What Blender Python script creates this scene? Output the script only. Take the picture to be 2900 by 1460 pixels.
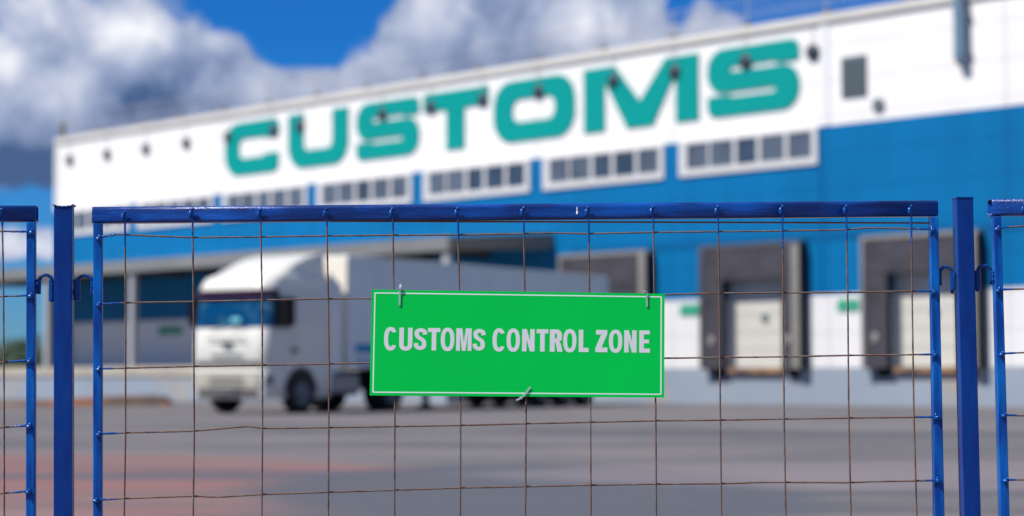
import bpy, bmesh, math, random
from mathutils import Vector, Matrix
from mathutils.geometry import tessellate_polygon
random.seed(7)
for o in list(bpy.data.objects): bpy.data.objects.remove(o)
S = bpy.context.scene
COL = S.collection
R = math.radians

# ------------------------------------------------------------------ camera
CAM_H = 0.914
cam_d = bpy.data.cameras.new('camera'); cam = bpy.data.objects.new('camera', cam_d); COL.objects.link(cam)
PITCH = math.atan(333.8 / 5629.0); ROLL = 0.0025
fw = Vector((0, math.cos(PITCH), math.sin(PITCH))); up0 = Vector((0, -math.sin(PITCH), math.cos(PITCH))); rt0 = Vector((1, 0, 0))
upv = up0 * math.cos(ROLL) + rt0 * math.sin(ROLL); rtv = rt0 * math.cos(ROLL) - up0 * math.sin(ROLL)
m = Matrix((rtv, upv, -fw)).transposed().to_4x4(); m.translation = Vector((0, 0, CAM_H))
cam.matrix_world = m
cam_d.sensor_width = 36; cam_d.lens = 36 * 5629.0 / 2900.0
cam_d.clip_start = 0.1; cam_d.clip_end = 8000
cam_d.dof.use_dof = True; cam_d.dof.focus_distance = 6.03; cam_d.dof.aperture_fstop = 2.05
S.camera = cam

# ------------------------------------------------------------------ sun, sky, exposure
SUN_EL = R(52); sdx, sdy = -0.88, -0.47
n_ = math.hypot(sdx, sdy); sdx /= n_; sdy /= n_
sun_dir = Vector((sdx * math.cos(SUN_EL), sdy * math.cos(SUN_EL), math.sin(SUN_EL)))
ld = bpy.data.lights.new('sun', 'SUN'); ld.energy = 4.4; ld.angle = R(0.53); ld.color = (1.0, 0.95, 0.86)
sun = bpy.data.objects.new('sun', ld); COL.objects.link(sun)
sun.rotation_euler = sun_dir.to_track_quat('Z', 'Y').to_euler()
S.view_settings.view_transform = 'Standard'; S.view_settings.look = 'None'
S.view_settings.exposure = 0.55; S.view_settings.gamma = 1
S.cycles.use_denoising = True
S.cycles.max_bounces = 6

W = bpy.data.worlds.new('World'); S.world = W; W.use_nodes = True
wt = W.node_tree; wt.nodes.clear()
def WN(t, **k):
    n = wt.nodes.new(t)
    for a, b in k.items(): setattr(n, a, b)
    return n
def wl(a, b): wt.links.new(a, b)
def wmath(op, a, b=None, c=None, clamp=False):
    n = WN('ShaderNodeMath', operation=op); n.use_clamp = clamp
    for i, v in enumerate((a, b, c)):
        if v is None: continue
        if isinstance(v, (int, float)): n.inputs[i].default_value = v
        else: wl(v, n.inputs[i])
    return n.outputs[0]
sky = WN('ShaderNodeTexSky', sky_type='NISHITA'); sky.sun_disc = False
sky.sun_elevation = SUN_EL; sky.sun_rotation = math.atan2(sdx, sdy)
sky.altitude = 1500; sky.air_density = 1.0; sky.dust_density = 0.25; sky.ozone_density = 3.0
tc = WN('ShaderNodeTexCoord'); sep = WN('ShaderNodeSeparateXYZ'); wl(tc.outputs['Generated'], sep.inputs[0])
az = wmath('MULTIPLY', wmath('ARCTAN2', sep.outputs[0], sep.outputs[1]), 57.2958)
el = wmath('MULTIPLY', wmath('ARCSINE', sep.outputs[2]), 57.2958)
cmb = WN('ShaderNodeCombineXYZ'); wl(az, cmb.inputs[0]); wl(el, cmb.inputs[1])
AE = cmb.outputs[0]
def wnoise(scale, detail, rough, off=(0, 0, 0), dist=0.0):
    mp = WN('ShaderNodeVectorMath', operation='ADD'); wl(AE, mp.inputs[0]); mp.inputs[1].default_value = off
    n = WN('ShaderNodeTexNoise'); wl(mp.outputs[0], n.inputs['Vector'])
    n.inputs['Scale'].default_value = scale; n.inputs['Detail'].default_value = detail; n.inputs['Roughness'].default_value = rough
    n.inputs['Distortion'].default_value = dist
    return n.outputs[0]
def blob(cx, cy, rx, ry, amp):
    """soft elliptical lump of cloud at azimuth cx, elevation cy (degrees)"""
    a = wmath('DIVIDE', wmath('SUBTRACT', az, cx), rx); b = wmath('DIVIDE', wmath('SUBTRACT', el, cy), ry)
    d = wmath('ADD', wmath('MULTIPLY', a, a), wmath('MULTIPLY', b, b))
    return wmath('MULTIPLY', wmath('EXPONENT', wmath('MULTIPLY', d, -1.0)), amp)
def total(vals):
    t = vals[0]
    for v in vals[1:]: t = wmath('ADD', t, v)
    return t
n1 = wnoise(0.42, 9, 0.66, (3.1, 8.2, 0), 0.4); n2 = wnoise(0.20, 6, 0.55, (21.0, 4.0, 0), 0.3)
def PX(x, y): return (math.degrees(math.atan((x - 1450) / 5629)), math.degrees(math.atan((1064 - y) / 5629)))
def pb(x, y, rx, ry, amp):
    a, e = PX(x, y); return blob(a, e, rx / 98.2, ry / 98.2, amp)
cover = total([pb(250, 130, 330, 190, 1.0), pb(250, 380, 330, 150, 1.2), pb(40, 420, 200, 150, .6), pb(620, 200, 130, 110, .45), pb(640, 330, 300, 130, .9), pb(900, 320, 260, 90, .9), pb(630, 170, 80, 80, .7), pb(800, 250, 130, 60, .8), pb(950, 260, 90, 50, .5),
               pb(1320, 110, 330, 150, 1.1), pb(1750, 60, 330, 130, .95), pb(2060, 70, 100, 70, .45), pb(60, 700, 330, 50, .75),
               pb(1500, -260, 2500, 160, .55), pb(820, 40, 190, 120, -1.0), pb(640, 20, 60, 50, -.3), pb(1925, 10, 38, 70, -.9), pb(2480, 0, 330, 150, -1.6), pb(60, 590, 260, 34, -.6), pb(60, 900, 400, 90, -.4)])
hi = WN('ShaderNodeMapRange', interpolation_type='SMOOTHSTEP'); wl(el, hi.inputs[0]); hi.inputs[1].default_value = 14; hi.inputs[2].default_value = 26; hi.inputs[4].default_value = .42
side = WN('ShaderNodeMapRange', interpolation_type='SMOOTHSTEP'); wl(wmath('ABSOLUTE', az), side.inputs[0]); side.inputs[1].default_value = 22; side.inputs[2].default_value = 40; side.inputs[4].default_value = .42
cover = wmath('ADD', cover, wmath('MAXIMUM', hi.outputs[0], side.outputs[0]))
cover = wmath('ADD', cover, wmath('MULTIPLY', wmath('SUBTRACT', n1, 0.5), 1.9))
mr = WN('ShaderNodeMapRange', interpolation_type='SMOOTHSTEP'); wl(cover, mr.inputs[0])
mr.inputs[1].default_value = 0.26; mr.inputs[2].default_value = 0.62
mask = mr.outputs[0]
lit = total([pb(340, 90, 150, 80, .55), pb(60, 60, 120, 90, .30), pb(190, 250, 130, 70, .32), pb(0, 190, 60, 60, .5), pb(600, 110, 45, 45, .3), pb(1240, 30, 90, 50, .15),
             pb(1620, 70, 150, 70, .22), pb(2060, 60, 150, 80, .25), pb(890, 250, 80, 50, .22), pb(740, 240, 90, 50, .15), pb(60, 700, 330, 60, .42),
             pb(60, 480, 330, 80, -.40), pb(480, 300, 190, 80, -.16), pb(1450, 100, 700, 130, .17), pb(620, 250, 250, 90, .1), pb(1500, -300, 2500, 160, .3)])
lit = wmath('ADD', wmath('ADD', lit, 0.26), wmath('MULTIPLY', wmath('SUBTRACT', n2, 0.5), 0.9))
n3 = wnoise(1.1, 5, 0.55, (5.0, 14.0, 0), 0.6)
lit = wmath('ADD', lit, wmath('MULTIPLY', wmath('SUBTRACT', n1, 0.5), 1.1))
lit = wmath('ADD', lit, wmath('MULTIPLY', wmath('SUBTRACT', n3, 0.5), 0.5))
cr = WN('ShaderNodeValToRGB'); wl(lit, cr.inputs[0])
els = cr.color_ramp.elements
els[0].position = 0.0; els[0].color = (.065, .12, .26, 1)
els[1].position = 1.0; els[1].color = (1.02, 1.02, 1.05, 1)
e = els.new(.28); e.color = (.24, .31, .49, 1)
e = els.new(.58); e.color = (.50, .55, .70, 1)
SKY_K = 0.12
csc = WN('ShaderNodeVectorMath', operation='SCALE'); wl(cr.outputs[0], csc.inputs[0]); csc.inputs['Scale'].default_value = 0.72 / SKY_K
# deep, polarised blue
hs = WN('ShaderNodeHueSaturation'); wl(sky.outputs[0], hs.inputs['Color']); hs.inputs['Saturation'].default_value = 1.25; hs.inputs['Value'].default_value = 1.0
tint = WN('ShaderNodeMix', data_type='RGBA'); tint.blend_type = 'MULTIPLY'; tint.inputs['Factor'].default_value = 1; wl(hs.outputs[0], tint.inputs[6]); 
tm = WN('ShaderNodeMapRange', interpolation_type='SMOOTHSTEP'); wl(el, tm.inputs[0]); tm.inputs[1].default_value = 0; tm.inputs[2].default_value = 8
tcx = WN('ShaderNodeMix', data_type='RGBA'); wl(tm.outputs[0], tcx.inputs['Factor']); tcx.inputs[6].default_value = (.135, .27, .47, 1); tcx.inputs[7].default_value = (.075, .335, .60, 1); wl(tcx.outputs[2], tint.inputs[7])
mx = WN('ShaderNodeMix', data_type='RGBA'); wl(mask, mx.inputs['Factor']); wl(tint.outputs[2], mx.inputs[6]); wl(csc.outputs[0], mx.inputs[7])
bg = WN('ShaderNodeBackground'); bg.inputs['Strength'].default_value = SKY_K; wl(mx.outputs[2], bg.inputs['Color'])
wo = WN('ShaderNodeOutputWorld'); wl(bg.outputs[0], wo.inputs['Surface'])

# ------------------------------------------------------------------ helpers
def lin(c):
    return tuple(((v / 255) / 12.92 if v / 255 <= .04045 else ((v / 255 + .055) / 1.055) ** 2.4) for v in c)
def mat(name, col, rough=.5, metal=0, var=0.0, vscale=3.0, bump=0.0, bscale=40.0, coat=0.0, spec=.5, stretch=None, col2=None, c2pos=(.45, .6), c2scale=5.0, bdist=.01):
    mt = bpy.data.materials.new(name); mt.use_nodes = True; nt = mt.node_tree
    b = nt.nodes['Principled BSDF']
    b.inputs['Roughness'].default_value = rough; b.inputs['Metallic'].default_value = metal
    b.inputs['Coat Weight'].default_value = coat; b.inputs['Coat Roughness'].default_value = .08; b.inputs['Specular IOR Level'].default_value = spec
    L = nt.links; N = nt.nodes.new
    t = N('ShaderNodeTexCoord'); v = t.outputs['Object']
    if stretch:
        mp = N('ShaderNodeMapping'); L.new(v, mp.inputs[0]); mp.inputs['Scale'].default_value = stretch; v = mp.outputs[0]
    base = None
    rgb = N('ShaderNodeRGB'); rgb.outputs[0].default_value = (*col, 1); base = rgb.outputs[0]
    if col2:
        nz = N('ShaderNodeTexNoise'); L.new(v, nz.inputs['Vector']); nz.inputs['Scale'].default_value = c2scale; nz.inputs['Detail'].default_value = 6
        mr = N('ShaderNodeMapRange'); L.new(nz.outputs[0], mr.inputs[0]); mr.inputs[1].default_value = c2pos[0]; mr.inputs[2].default_value = c2pos[1]
        mx = N('ShaderNodeMix'); mx.data_type = 'RGBA'; L.new(mr.outputs[0], mx.inputs['Factor']); L.new(base, mx.inputs[6]); mx.inputs[7].default_value = (*col2, 1)
        base = mx.outputs[2]
    if var:
        nz = N('ShaderNodeTexNoise'); L.new(v, nz.inputs['Vector']); nz.inputs['Scale'].default_value = vscale; nz.inputs['Detail'].default_value = 5
        mr = N('ShaderNodeMapRange'); L.new(nz.outputs[0], mr.inputs[0]); mr.inputs[1].default_value = .25; mr.inputs[2].default_value = .75
        mr.inputs[3].default_value = 1 - var; mr.inputs[4].default_value = 1 + var
        sc = N('ShaderNodeVectorMath'); sc.operation = 'SCALE'; L.new(base, sc.inputs[0]); L.new(mr.outputs[0], sc.inputs['Scale'])
        base = sc.outputs[0]
    L.new(base, b.inputs['Base Color'])
    if bump:
        nz = N('ShaderNodeTexNoise'); L.new(v, nz.inputs['Vector']); nz.inputs['Scale'].default_value = bscale; nz.inputs['Detail'].default_value = 4
        bp = N('ShaderNodeBump'); bp.inputs['Strength'].default_value = bump; bp.inputs['Distance'].default_value = bdist
        L.new(nz.outputs[0], bp.inputs['Height']); L.new(bp.outputs[0], b.inputs['Normal'])
        if coat: L.new(bp.outputs[0], b.inputs['Coat Normal'])
    return mt
def empty(name, loc=(0, 0, 0), rz=0):
    o = bpy.data.objects.new(name, None); COL.objects.link(o); o.location = loc; o.rotation_euler = (0, 0, rz); o.empty_display_size = .2
    return o
def tag(o, label=None, cat=None, group=None, kind=None):
    if label: o['label'] = label
    if cat: o['category'] = cat
    if group: o['group'] = group
    if kind: o['kind'] = kind
    return o
def copy_tree(o, parent=None):
    c = o.copy(); COL.objects.link(c); c.parent = parent
    for ch in list(o.children): copy_tree(ch, c)
    return c
class MB:
    def __init__(s): s.v = []; s.f = []; s.at = []
    def add(s, vs, fs, at=0.0):
        k = len(s.v); s.v += [tuple(p) for p in vs]; s.f += [tuple(i + k for i in f) for f in fs]
        s.at += [at] * len(vs) if isinstance(at, (int, float)) else list(at)
        return s
    def box(s, x0, x1, y0, y1, z0, z1, at=0.0):
        vs = [(x, y, z) for z in (z0, z1) for y in (y0, y1) for x in (x0, x1)]
        return s.add(vs, [(0, 2, 3, 1), (4, 5, 7, 6), (0, 1, 5, 4), (2, 6, 7, 3), (0, 4, 6, 2), (1, 3, 7, 5)], at)
    def tube(s, pts, r, n=8, caps=True, ats=None):
        pts = [Vector(p) for p in pts]; rs = r if isinstance(r, (list, tuple)) else [r] * len(pts)
        vs = []; fs = []; at = []
        ref = None
        for i, p in enumerate(pts):
            d = (pts[min(i + 1, len(pts) - 1)] - pts[max(i - 1, 0)]).normalized()
            if ref is None: ref = Vector((0, 0, 1)) if abs(d.z) < .9 else Vector((1, 0, 0))
            a = ref - d * ref.dot(d); a.normalize(); b = d.cross(a); ref = a
            for k in range(n):
                t = 2 * math.pi * k / n; vs.append(p + (a * math.cos(t) + b * math.sin(t)) * rs[i]); at.append(ats[i] if ats else 0.0)
        for i in range(len(pts) - 1):
            for k in range(n):
                k2 = (k + 1) % n; fs.append((i * n + k, i * n + k2, (i + 1) * n + k2, (i + 1) * n + k))
        if caps: fs.append(tuple(range(n - 1, -1, -1))); fs.append(tuple((len(pts) - 1) * n + k for k in range(n)))
        return s.add(vs, fs, at)
    def cyl(s, p0, p1, r, n=20, at=0.0): return s.tube([p0, p1], r, n, True, [at, at])
    def ball(s, c, r, n=8, mns=5, at=0.0, sx=(1, 1, 1)):
        vs = []; fs = []
        for i in range(mns + 1):
            ph = math.pi * i / mns
            for k in range(n):
                t = 2 * math.pi * k / n
                vs.append((c[0] + r * sx[0] * math.sin(ph) * math.cos(t), c[1] + r * sx[1] * math.sin(ph) * math.sin(t), c[2] + r * sx[2] * math.cos(ph)))
        for i in range(mns):
            for k in range(n): fs.append((i * n + k, (i + 1) * n + k, (i + 1) * n + (k + 1) % n, i * n + (k + 1) % n))
        return s.add(vs, fs, at)
    def lathe(s, prof, c, axis='y', n=28):
        vs = []; fs = []
        for (r, h) in prof:
            for k in range(n):
                t = 2 * math.pi * k / n; a, b = r * math.cos(t), r * math.sin(t)
                vs.append((c[0] + a, c[1] + h, c[2] + b) if axis == 'y' else (c[0] + a, c[1] + b, c[2] + h))
        for i in range(len(prof) - 1):
            for k in range(n): fs.append((i * n + k, i * n + (k + 1) % n, (i + 1) * n + (k + 1) % n, (i + 1) * n + k))
        return s.add(vs, fs)
    def prism(s, loops, y0, y1, X=None):
        """loops of (x,z); front face at y0, back at y1"""
        polys = [[Vector((p[0], p[1], 0)) for p in l] for l in loops]
        tris = tessellate_polygon(polys); flat = [p for l in loops for p in l]; n = len(flat)
        vs = [(p[0], y0, p[1]) for p in flat] + [(p[0], y1, p[1]) for p in flat]
        fs = [tuple(t) for t in tris] + [tuple(i + n for i in reversed(t)) for t in tris]
        k = 0
        for l in loops:
            for i in range(len(l)):
                a = k + i; b = k + (i + 1) % len(l); fs.append((a, b, b + n, a + n))
            k += len(l)
        return s.add(vs, fs)
    def build(s, name, material, parent=None, bevel=0.0, seg=2, smooth=False, attr=None, loc=None, rz=0.0, xf=None, recalc=True):
        me = bpy.data.meshes.new(name); vv = s.v
        if xf: vv = [tuple(xf @ Vector(p)) for p in vv]
        me.from_pydata(vv, [], s.f); me.update()
        if attr:
            a = me.attributes.new(attr, 'FLOAT', 'POINT'); a.data.foreach_set('value', s.at)
        if recalc:
            bm = bmesh.new(); bm.from_mesh(me); bmesh.ops.recalc_face_normals(bm, faces=bm.faces)
            bm.to_mesh(me); bm.free()
        me.materials.append(material)
        o = bpy.data.objects.new(name, me); COL.objects.link(o)
        if parent: o.parent = parent
        if loc: o.location = loc
        o.rotation_euler = (0, 0, rz)
        if smooth:
            for p in me.polygons: p.use_smooth = True
        if bevel:
            md = o.modifiers.new('b', 'BEVEL'); md.width = bevel; md.segments = seg; md.limit_method = 'ANGLE'; md.angle_limit = R(40)
        return o
def rpoly(vs, n=6):
    out = []; N = len(vs)
    for i in range(N):
        p = Vector(vs[i][:2]); r = vs[i][2] if len(vs[i]) > 2 else 0
        a = Vector(vs[i - 1][:2]) - p; b = Vector(vs[(i + 1) % N][:2]) - p
        r = min(r, a.length * .49, b.length * .49)
        if r <= 0: out.append(tuple(p)); continue
        a = a.normalized(); b = b.normalized()
        p0 = p + a * r; p2 = p + b * r
        for k in range(n + 1):
            t = k / n
            # conic close to a circular arc
            w = .707; q = p0 * (1 - t) ** 2 + p * (2 * w * t * (1 - t)) + p2 * t * t; q = q / ((1 - t) ** 2 + 2 * w * t * (1 - t) + t * t)
            out.append((q.x, q.y))
    return out

# ------------------------------------------------------------------ materials
def blue_paint(name, deep, light, bump=.5):
    mt = bpy.data.materials.new(name); mt.use_nodes = True; nt = mt.node_tree; b = nt.nodes['Principled BSDF']; N = nt.nodes.new; L = nt.links; rail_ = 'rail' in name
    t = N('ShaderNodeTexCoord'); mp = N('ShaderNodeMapping'); L.new(t.outputs['Object'], mp.inputs[0]); mp.inputs['Scale'].default_value = (60, 60, 7) if 'upright' in name else (7, 60, 60)
    nz = N('ShaderNodeTexNoise'); L.new(mp.outputs[0], nz.inputs['Vector']); nz.inputs['Scale'].default_value = 1.0; nz.inputs['Detail'].default_value = 5
    nb = N('ShaderNodeTexNoise'); L.new(t.outputs['Object'], nb.inputs['Vector']); nb.inputs['Scale'].default_value = 4.0; nb.inputs['Detail'].default_value = 2
    ad = N('ShaderNodeMath'); ad.operation = 'ADD'; L.new(nz.outputs[0], ad.inputs[0]); L.new(nb.outputs[0], ad.inputs[1])
    mr = N('ShaderNodeMapRange'); L.new(ad.outputs[0], mr.inputs[0]); mr.inputs[1].default_value = .85; mr.inputs[2].default_value = 1.25
    mx = N('ShaderNodeMix'); mx.data_type = 'RGBA'; L.new(mr.outputs[0], mx.inputs['Factor']); mx.inputs[6].default_value = (*deep, 1); mx.inputs[7].default_value = (*light, 1)
    # rust freckles showing through thin paint
    ns = N('ShaderNodeTexNoise'); L.new(t.outputs['Object'], ns.inputs['Vector']); ns.inputs['Scale'].default_value = 320; ns.inputs['Detail'].default_value = 2
    m2 = N('ShaderNodeMapRange'); L.new(ns.outputs[0], m2.inputs[0]); m2.inputs[1].default_value = .62; m2.inputs[2].default_value = .70
    mx2 = N('ShaderNodeMix'); mx2.data_type = 'RGBA'; L.new(m2.outputs[0], mx2.inputs['Factor']); L.new(mx.outputs[2], mx2.inputs[6]); mx2.inputs[7].default_value = (.06, .03, .025, 1)
    L.new(mx2.outputs[2], b.inputs['Base Color'])
    b.inputs['Roughness'].default_value = .35; b.inputs['Specular IOR Level'].default_value = .15; b.inputs['Coat Weight'].default_value = 0.8 if rail_ else .28; b.inputs['Coat Roughness'].default_value = .2 if rail_ else .12; b.inputs['Coat IOR'].default_value = 1.45
    n3 = N('ShaderNodeTexNoise'); L.new(t.outputs['Object'], n3.inputs['Vector']); n3.inputs['Scale'].default_value = 260; n3.inputs['Detail'].default_value = 3
    a3 = N('ShaderNodeMath'); a3.operation = 'ADD'; L.new(n3.outputs[0], a3.inputs[0]); L.new(nz.outputs[0], a3.inputs[1])
    bp = N('ShaderNodeBump'); bp.inputs['Strength'].default_value = bump; bp.inputs['Distance'].default_value = .0014
    L.new(a3.outputs[0], bp.inputs['Height']); L.new(bp.outputs[0], b.inputs['Normal']); L.new(bp.outputs[0], b.inputs['Coat Normal'])
    return mt
M = {}
M['paint_rail'] = blue_paint('blue gloss rail paint', (.0, .024, .16), (.0, .078, .40), 1.0)
M['paint_up'] = blue_paint('blue gloss upright paint', (.0, .048, .28), (.0, .135, .52), .45)
M['paint_post'] = blue_paint('blue gloss post upright paint', (.0, .026, .195), (.0, .044, .255), .25)
M['paint_hook'] = mat('blue gloss hook paint', (.0, .042, .21), .35, var=.3, vscale=60, bump=.5, bscale=200, coat=.4, bdist=.002, spec=.15)
M['rust_in'] = mat('rusty tube inside', (.18, .06, .025), .9, var=.5, vscale=60)
def wire_mat():
    mt = bpy.data.materials.new('rusty mesh wire'); mt.use_nodes = True; nt = mt.node_tree; b = nt.nodes['Principled BSDF']; N = nt.nodes.new; L = nt.links
    t = N('ShaderNodeTexCoord')
    nz = N('ShaderNodeTexNoise'); L.new(t.outputs['Object'], nz.inputs['Vector']); nz.inputs['Scale'].default_value = 22; nz.inputs['Detail'].default_value = 6; nz.inputs['Roughness'].default_value = .7
    cr = N('ShaderNodeValToRGB'); L.new(nz.outputs[0], cr.inputs[0]); E_ = cr.color_ramp.elements
    E_[0].position = .30; E_[0].color = (.035, .030, .028, 1); E_[1].position = .72; E_[1].color = (.20, .20, .15, 1)
    x = E_.new(.44); x.color = (.11, .065, .05, 1); x = E_.new(.52); x.color = (.17, .075, .052, 1); x = E_.new(.58); x.color = (.11, .10, .08, 1)
    n2 = N('ShaderNodeTexNoise'); L.new(t.outputs['Object'], n2.inputs['Vector']); n2.inputs['Scale'].default_value = 5; n2.inputs['Detail'].default_value = 8; n2.inputs['Roughness'].default_value = .8
    m2 = N('ShaderNodeMapRange'); L.new(n2.outputs[0], m2.inputs[0]); m2.inputs[1].default_value = .64; m2.inputs[2].default_value = .70
    mq = N('ShaderNodeMix'); mq.data_type = 'RGBA'; L.new(m2.outputs[0], mq.inputs['Factor']); L.new(cr.outputs[0], mq.inputs[6]); mq.inputs[7].default_value = (.13, .38, .36, 1)
    at = N('ShaderNodeAttribute'); at.attribute_name = 'paint'
    ns = N('ShaderNodeTexNoise'); L.new(t.outputs['Object'], ns.inputs['Vector']); ns.inputs['Scale'].default_value = 60
    sm = N('ShaderNodeMath'); sm.operation = 'ADD'; L.new(at.outputs['Fac'], sm.inputs[0]); L.new(ns.outputs[0], sm.inputs[1])
    mr = N('ShaderNodeMapRange'); L.new(sm.outputs[0], mr.inputs[0]); mr.inputs[1].default_value = .95; mr.inputs[2].default_value = 1.05
    mx = N('ShaderNodeMix'); mx.data_type = 'RGBA'; L.new(mr.outputs[0], mx.inputs['Factor']); L.new(mq.outputs[2], mx.inputs[6]); mx.inputs[7].default_value = (.0, .060, .28, 1)
    L.new(mx.outputs[2], b.inputs['Base Color'])
    rr = N('ShaderNodeMapRange'); L.new(mr.outputs[0], rr.inputs[0]); rr.inputs[3].default_value = .75; rr.inputs[4].default_value = .2; L.new(rr.outputs[0], b.inputs['Roughness'])
    wv = N('ShaderNodeTexNoise'); L.new(t.outputs['Object'], wv.inputs['Vector']); wv.inputs['Scale'].default_value = 400
    bp = N('ShaderNodeBump'); bp.inputs['Strength'].default_value = .8; bp.inputs['Distance'].default_value = .001; L.new(wv.outputs[0], bp.inputs['Height']); L.new(bp.outputs[0], b.inputs['Normal'])
    return mt
M['wire'] = wire_mat()
M['sign_green'] = mat('green sign board', (.0, .63, .082), .45, var=.05, vscale=5, spec=.12, bump=.05, bscale=9, bdist=.01)
M['sign_line'] = mat('white sign line', (.86, .95, .92), .4)
M['sign_text'] = mat('pale grey sign lettering', (.80, .78, .80), .45)
M['tie'] = mat('translucent white nylon', (.62, .72, .74), .35, var=.12, vscale=90, spec=.6)
M['tie'].node_tree.nodes['Principled BSDF'].inputs['Transmission Weight'].default_value = .45
M['chip'] = mat('chipped pale primer', (.75, .75, .78), .6)
def cladding(name, col, rib=None, dirt=0.05, seam=True):
    """sheet metal sandwich panels: fine vertical profile, panel joints, faint dirt"""
    mt = bpy.data.materials.new(name); mt.use_nodes = True; nt = mt.node_tree; b = nt.nodes['Principled BSDF']; N = nt.nodes.new; L = nt.links
    t = N('ShaderNodeTexCoord'); sp = N('ShaderNodeSeparateXYZ'); L.new(t.outputs['Object'], sp.inputs[0])
    nz = N('ShaderNodeTexNoise'); L.new(t.outputs['Object'], nz.inputs['Vector']); nz.inputs['Scale'].default_value = .22; nz.inputs['Detail'].default_value = 6
    mp = N('ShaderNodeMapping'); L.new(t.outputs['Object'], mp.inputs[0]); mp.inputs['Scale'].default_value = (1.2, 1, .12)
    n2 = N('ShaderNodeTexNoise'); L.new(mp.outputs[0], n2.inputs['Vector']); n2.inputs['Scale'].default_value = 1; n2.inputs['Detail'].default_value = 5
    ad = N('ShaderNodeMath'); ad.operation = 'ADD'; L.new(nz.outputs[0], ad.inputs[0]); L.new(n2.outputs[0], ad.inputs[1])
    mr = N('ShaderNodeMapRange'); L.new(ad.outputs[0], mr.inputs[0]); mr.inputs[1].default_value = .7; mr.inputs[2].default_value = 1.3; mr.inputs[3].default_value = 1 - dirt * 2; mr.inputs[4].default_value = 1 + dirt
    def joint(axis, period, width, dark):
        a = N('ShaderNodeMath'); a.operation = 'PINGPONG'; L.new(sp.outputs[axis], a.inputs[0]); a.inputs[1].default_value = period / 2
        c = N('ShaderNodeMapRange'); L.new(a.outputs[0], c.inputs[0]); c.inputs[1].default_value = width * .5; c.inputs[2].default_value = width; c.inputs[3].default_value = dark; c.inputs[4].default_value = 1
        return c.outputs[0]
    j1 = joint(2, 1.1, .07, .90); j2 = joint(0, 6.25, .10, .88)
    m1 = N('ShaderNodeMath'); m1.operation = 'MULTIPLY'; L.new(j1, m1.inputs[0]); L.new(j2, m1.inputs[1])
    m2 = N('ShaderNodeMath'); m2.operation = 'MULTIPLY'; L.new(m1.outputs[0], m2.inputs[0]); L.new(mr.outputs[0], m2.inputs[1])
    sc = N('ShaderNodeVectorMath'); sc.operation = 'SCALE'; sc.inputs[0].default_value = col; L.new(m2.outputs[0], sc.inputs['Scale'])
    L.new(sc.outputs[0], b.inputs['Base Color']); b.inputs['Roughness'].default_value = .5; b.inputs['Specular IOR Level'].default_value = .15
    return mt
M['white_clad'] = cladding('white wall cladding', (.73, .722, .722), dirt=.02)
M['low_clad'] = cladding('lower white cladding', (.66, .66, .68), dirt=.03)
M['blue_clad'] = cladding('blue wall cladding', (.0, .132, .335), dirt=.07)
M['cap'] = mat('pale grey metal capping', (.55, .53, .50), .5, var=.1, vscale=.6)
M['plinth'] = mat('blue grey painted concrete', (.225, .27, .34), .8, var=.08, vscale=.5, col2=(.30, .27, .23), c2pos=(.55, .75), c2scale=.35)
M['slab'] = mat('bare concrete slab edge', (.36, .33, .28), .9, var=.15, vscale=1.2)
M['frame'] = mat('off white window frame', (.52, .52, .53), .5)
M['glass'] = mat('dim warehouse window glass', (.035, .05, .075), .12, spec=.9, var=.5, vscale=.9)
M['glass_mid'] = mat('hazy warehouse window glass', (.075, .095, .13), .25, spec=.7, var=.4, vscale=.8)
M['vent'] = mat('grey louvre metal', (.09, .12, .14), .6)
M['pipe'] = mat('galvanised downpipe', (.16, .24, .33), .4, metal=.2, var=.1)
M['rail_m'] = mat('galvanised railing', (.33, .34, .38), .6)
M['stud'] = mat('dark rail foot', (.20, .17, .16), .7)
M['teal'] = mat('teal letter face', (.0, .255, .24), .5, var=.04, vscale=1.2, spec=.15)
M['lamp'] = mat('dark floodlight casing', (.022, .032, .05), .5)
M['rubber'] = mat('dark rubber curtain', (.046, .045, .058), .85, spec=.2, var=.35, vscale=1.3, bump=.3, bscale=3, bdist=.05)
M['shelter_frame'] = mat('grey shelter frame', (.21, .20, .19), .6, var=.15, vscale=1.5)
M['shelter_frame_dark'] = mat('dark shelter frame', (.068, .068, .082), .7, var=.2)
M['shelter_side'] = mat('shade-blackened shelter side sheet', (.008, .012, .020), .8)  # near-black colour carries the shade of the side turned from the sun
M['door_w'] = mat('white sectional door', (.52, .51, .47), .5, var=.04, vscale=1)
M['black'] = mat('black rubber', (.004, .004, .006), .9, spec=.1)
M['rustlip'] = mat('rusty yellow dock lip', (.30, .17, .08), .8, col2=(.12, .07, .05), c2scale=3)
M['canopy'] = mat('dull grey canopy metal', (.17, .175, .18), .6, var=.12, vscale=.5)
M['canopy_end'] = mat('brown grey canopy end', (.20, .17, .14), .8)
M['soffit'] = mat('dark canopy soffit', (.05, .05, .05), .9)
M['post_g'] = mat('grey steel post', (.34, .35, .37), .5)
M['plate'] = mat('green bay plate', (.03, .30, .19), .5)
M['truck_w'] = mat('white lorry paint', (.64, .635, .59), .35, coat=.3, spec=.4)
M['truck_s'] = mat('grey white lorry side paint', (.66, .68, .70), .35, coat=.4)
M['trailer'] = mat('pale grey trailer sheet', (.62, .68, .72), .5, var=.04, vscale=.6)
M['trailer_f'] = mat('cream trailer front', (.74, .70, .62), .5)
M['windscreen'] = mat('tinted lorry windscreen with painted sky', (.0, .045, .13), .10, spec=.4, col2=(.06, .17, .26), c2pos=(.48, .62), c2scale=1.1)  # paler patches are the sky's reflection put into the glass colour
M['sideglass'] = mat('dark cab side glass', (.004, .022, .035), .3, spec=.2)
M['visor'] = mat('dark plum sun visor', (.05, .02, .055), .5, spec=.2)
M['dash'] = mat('white dashboard papers', (.15, .5, .55), .6)
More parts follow.
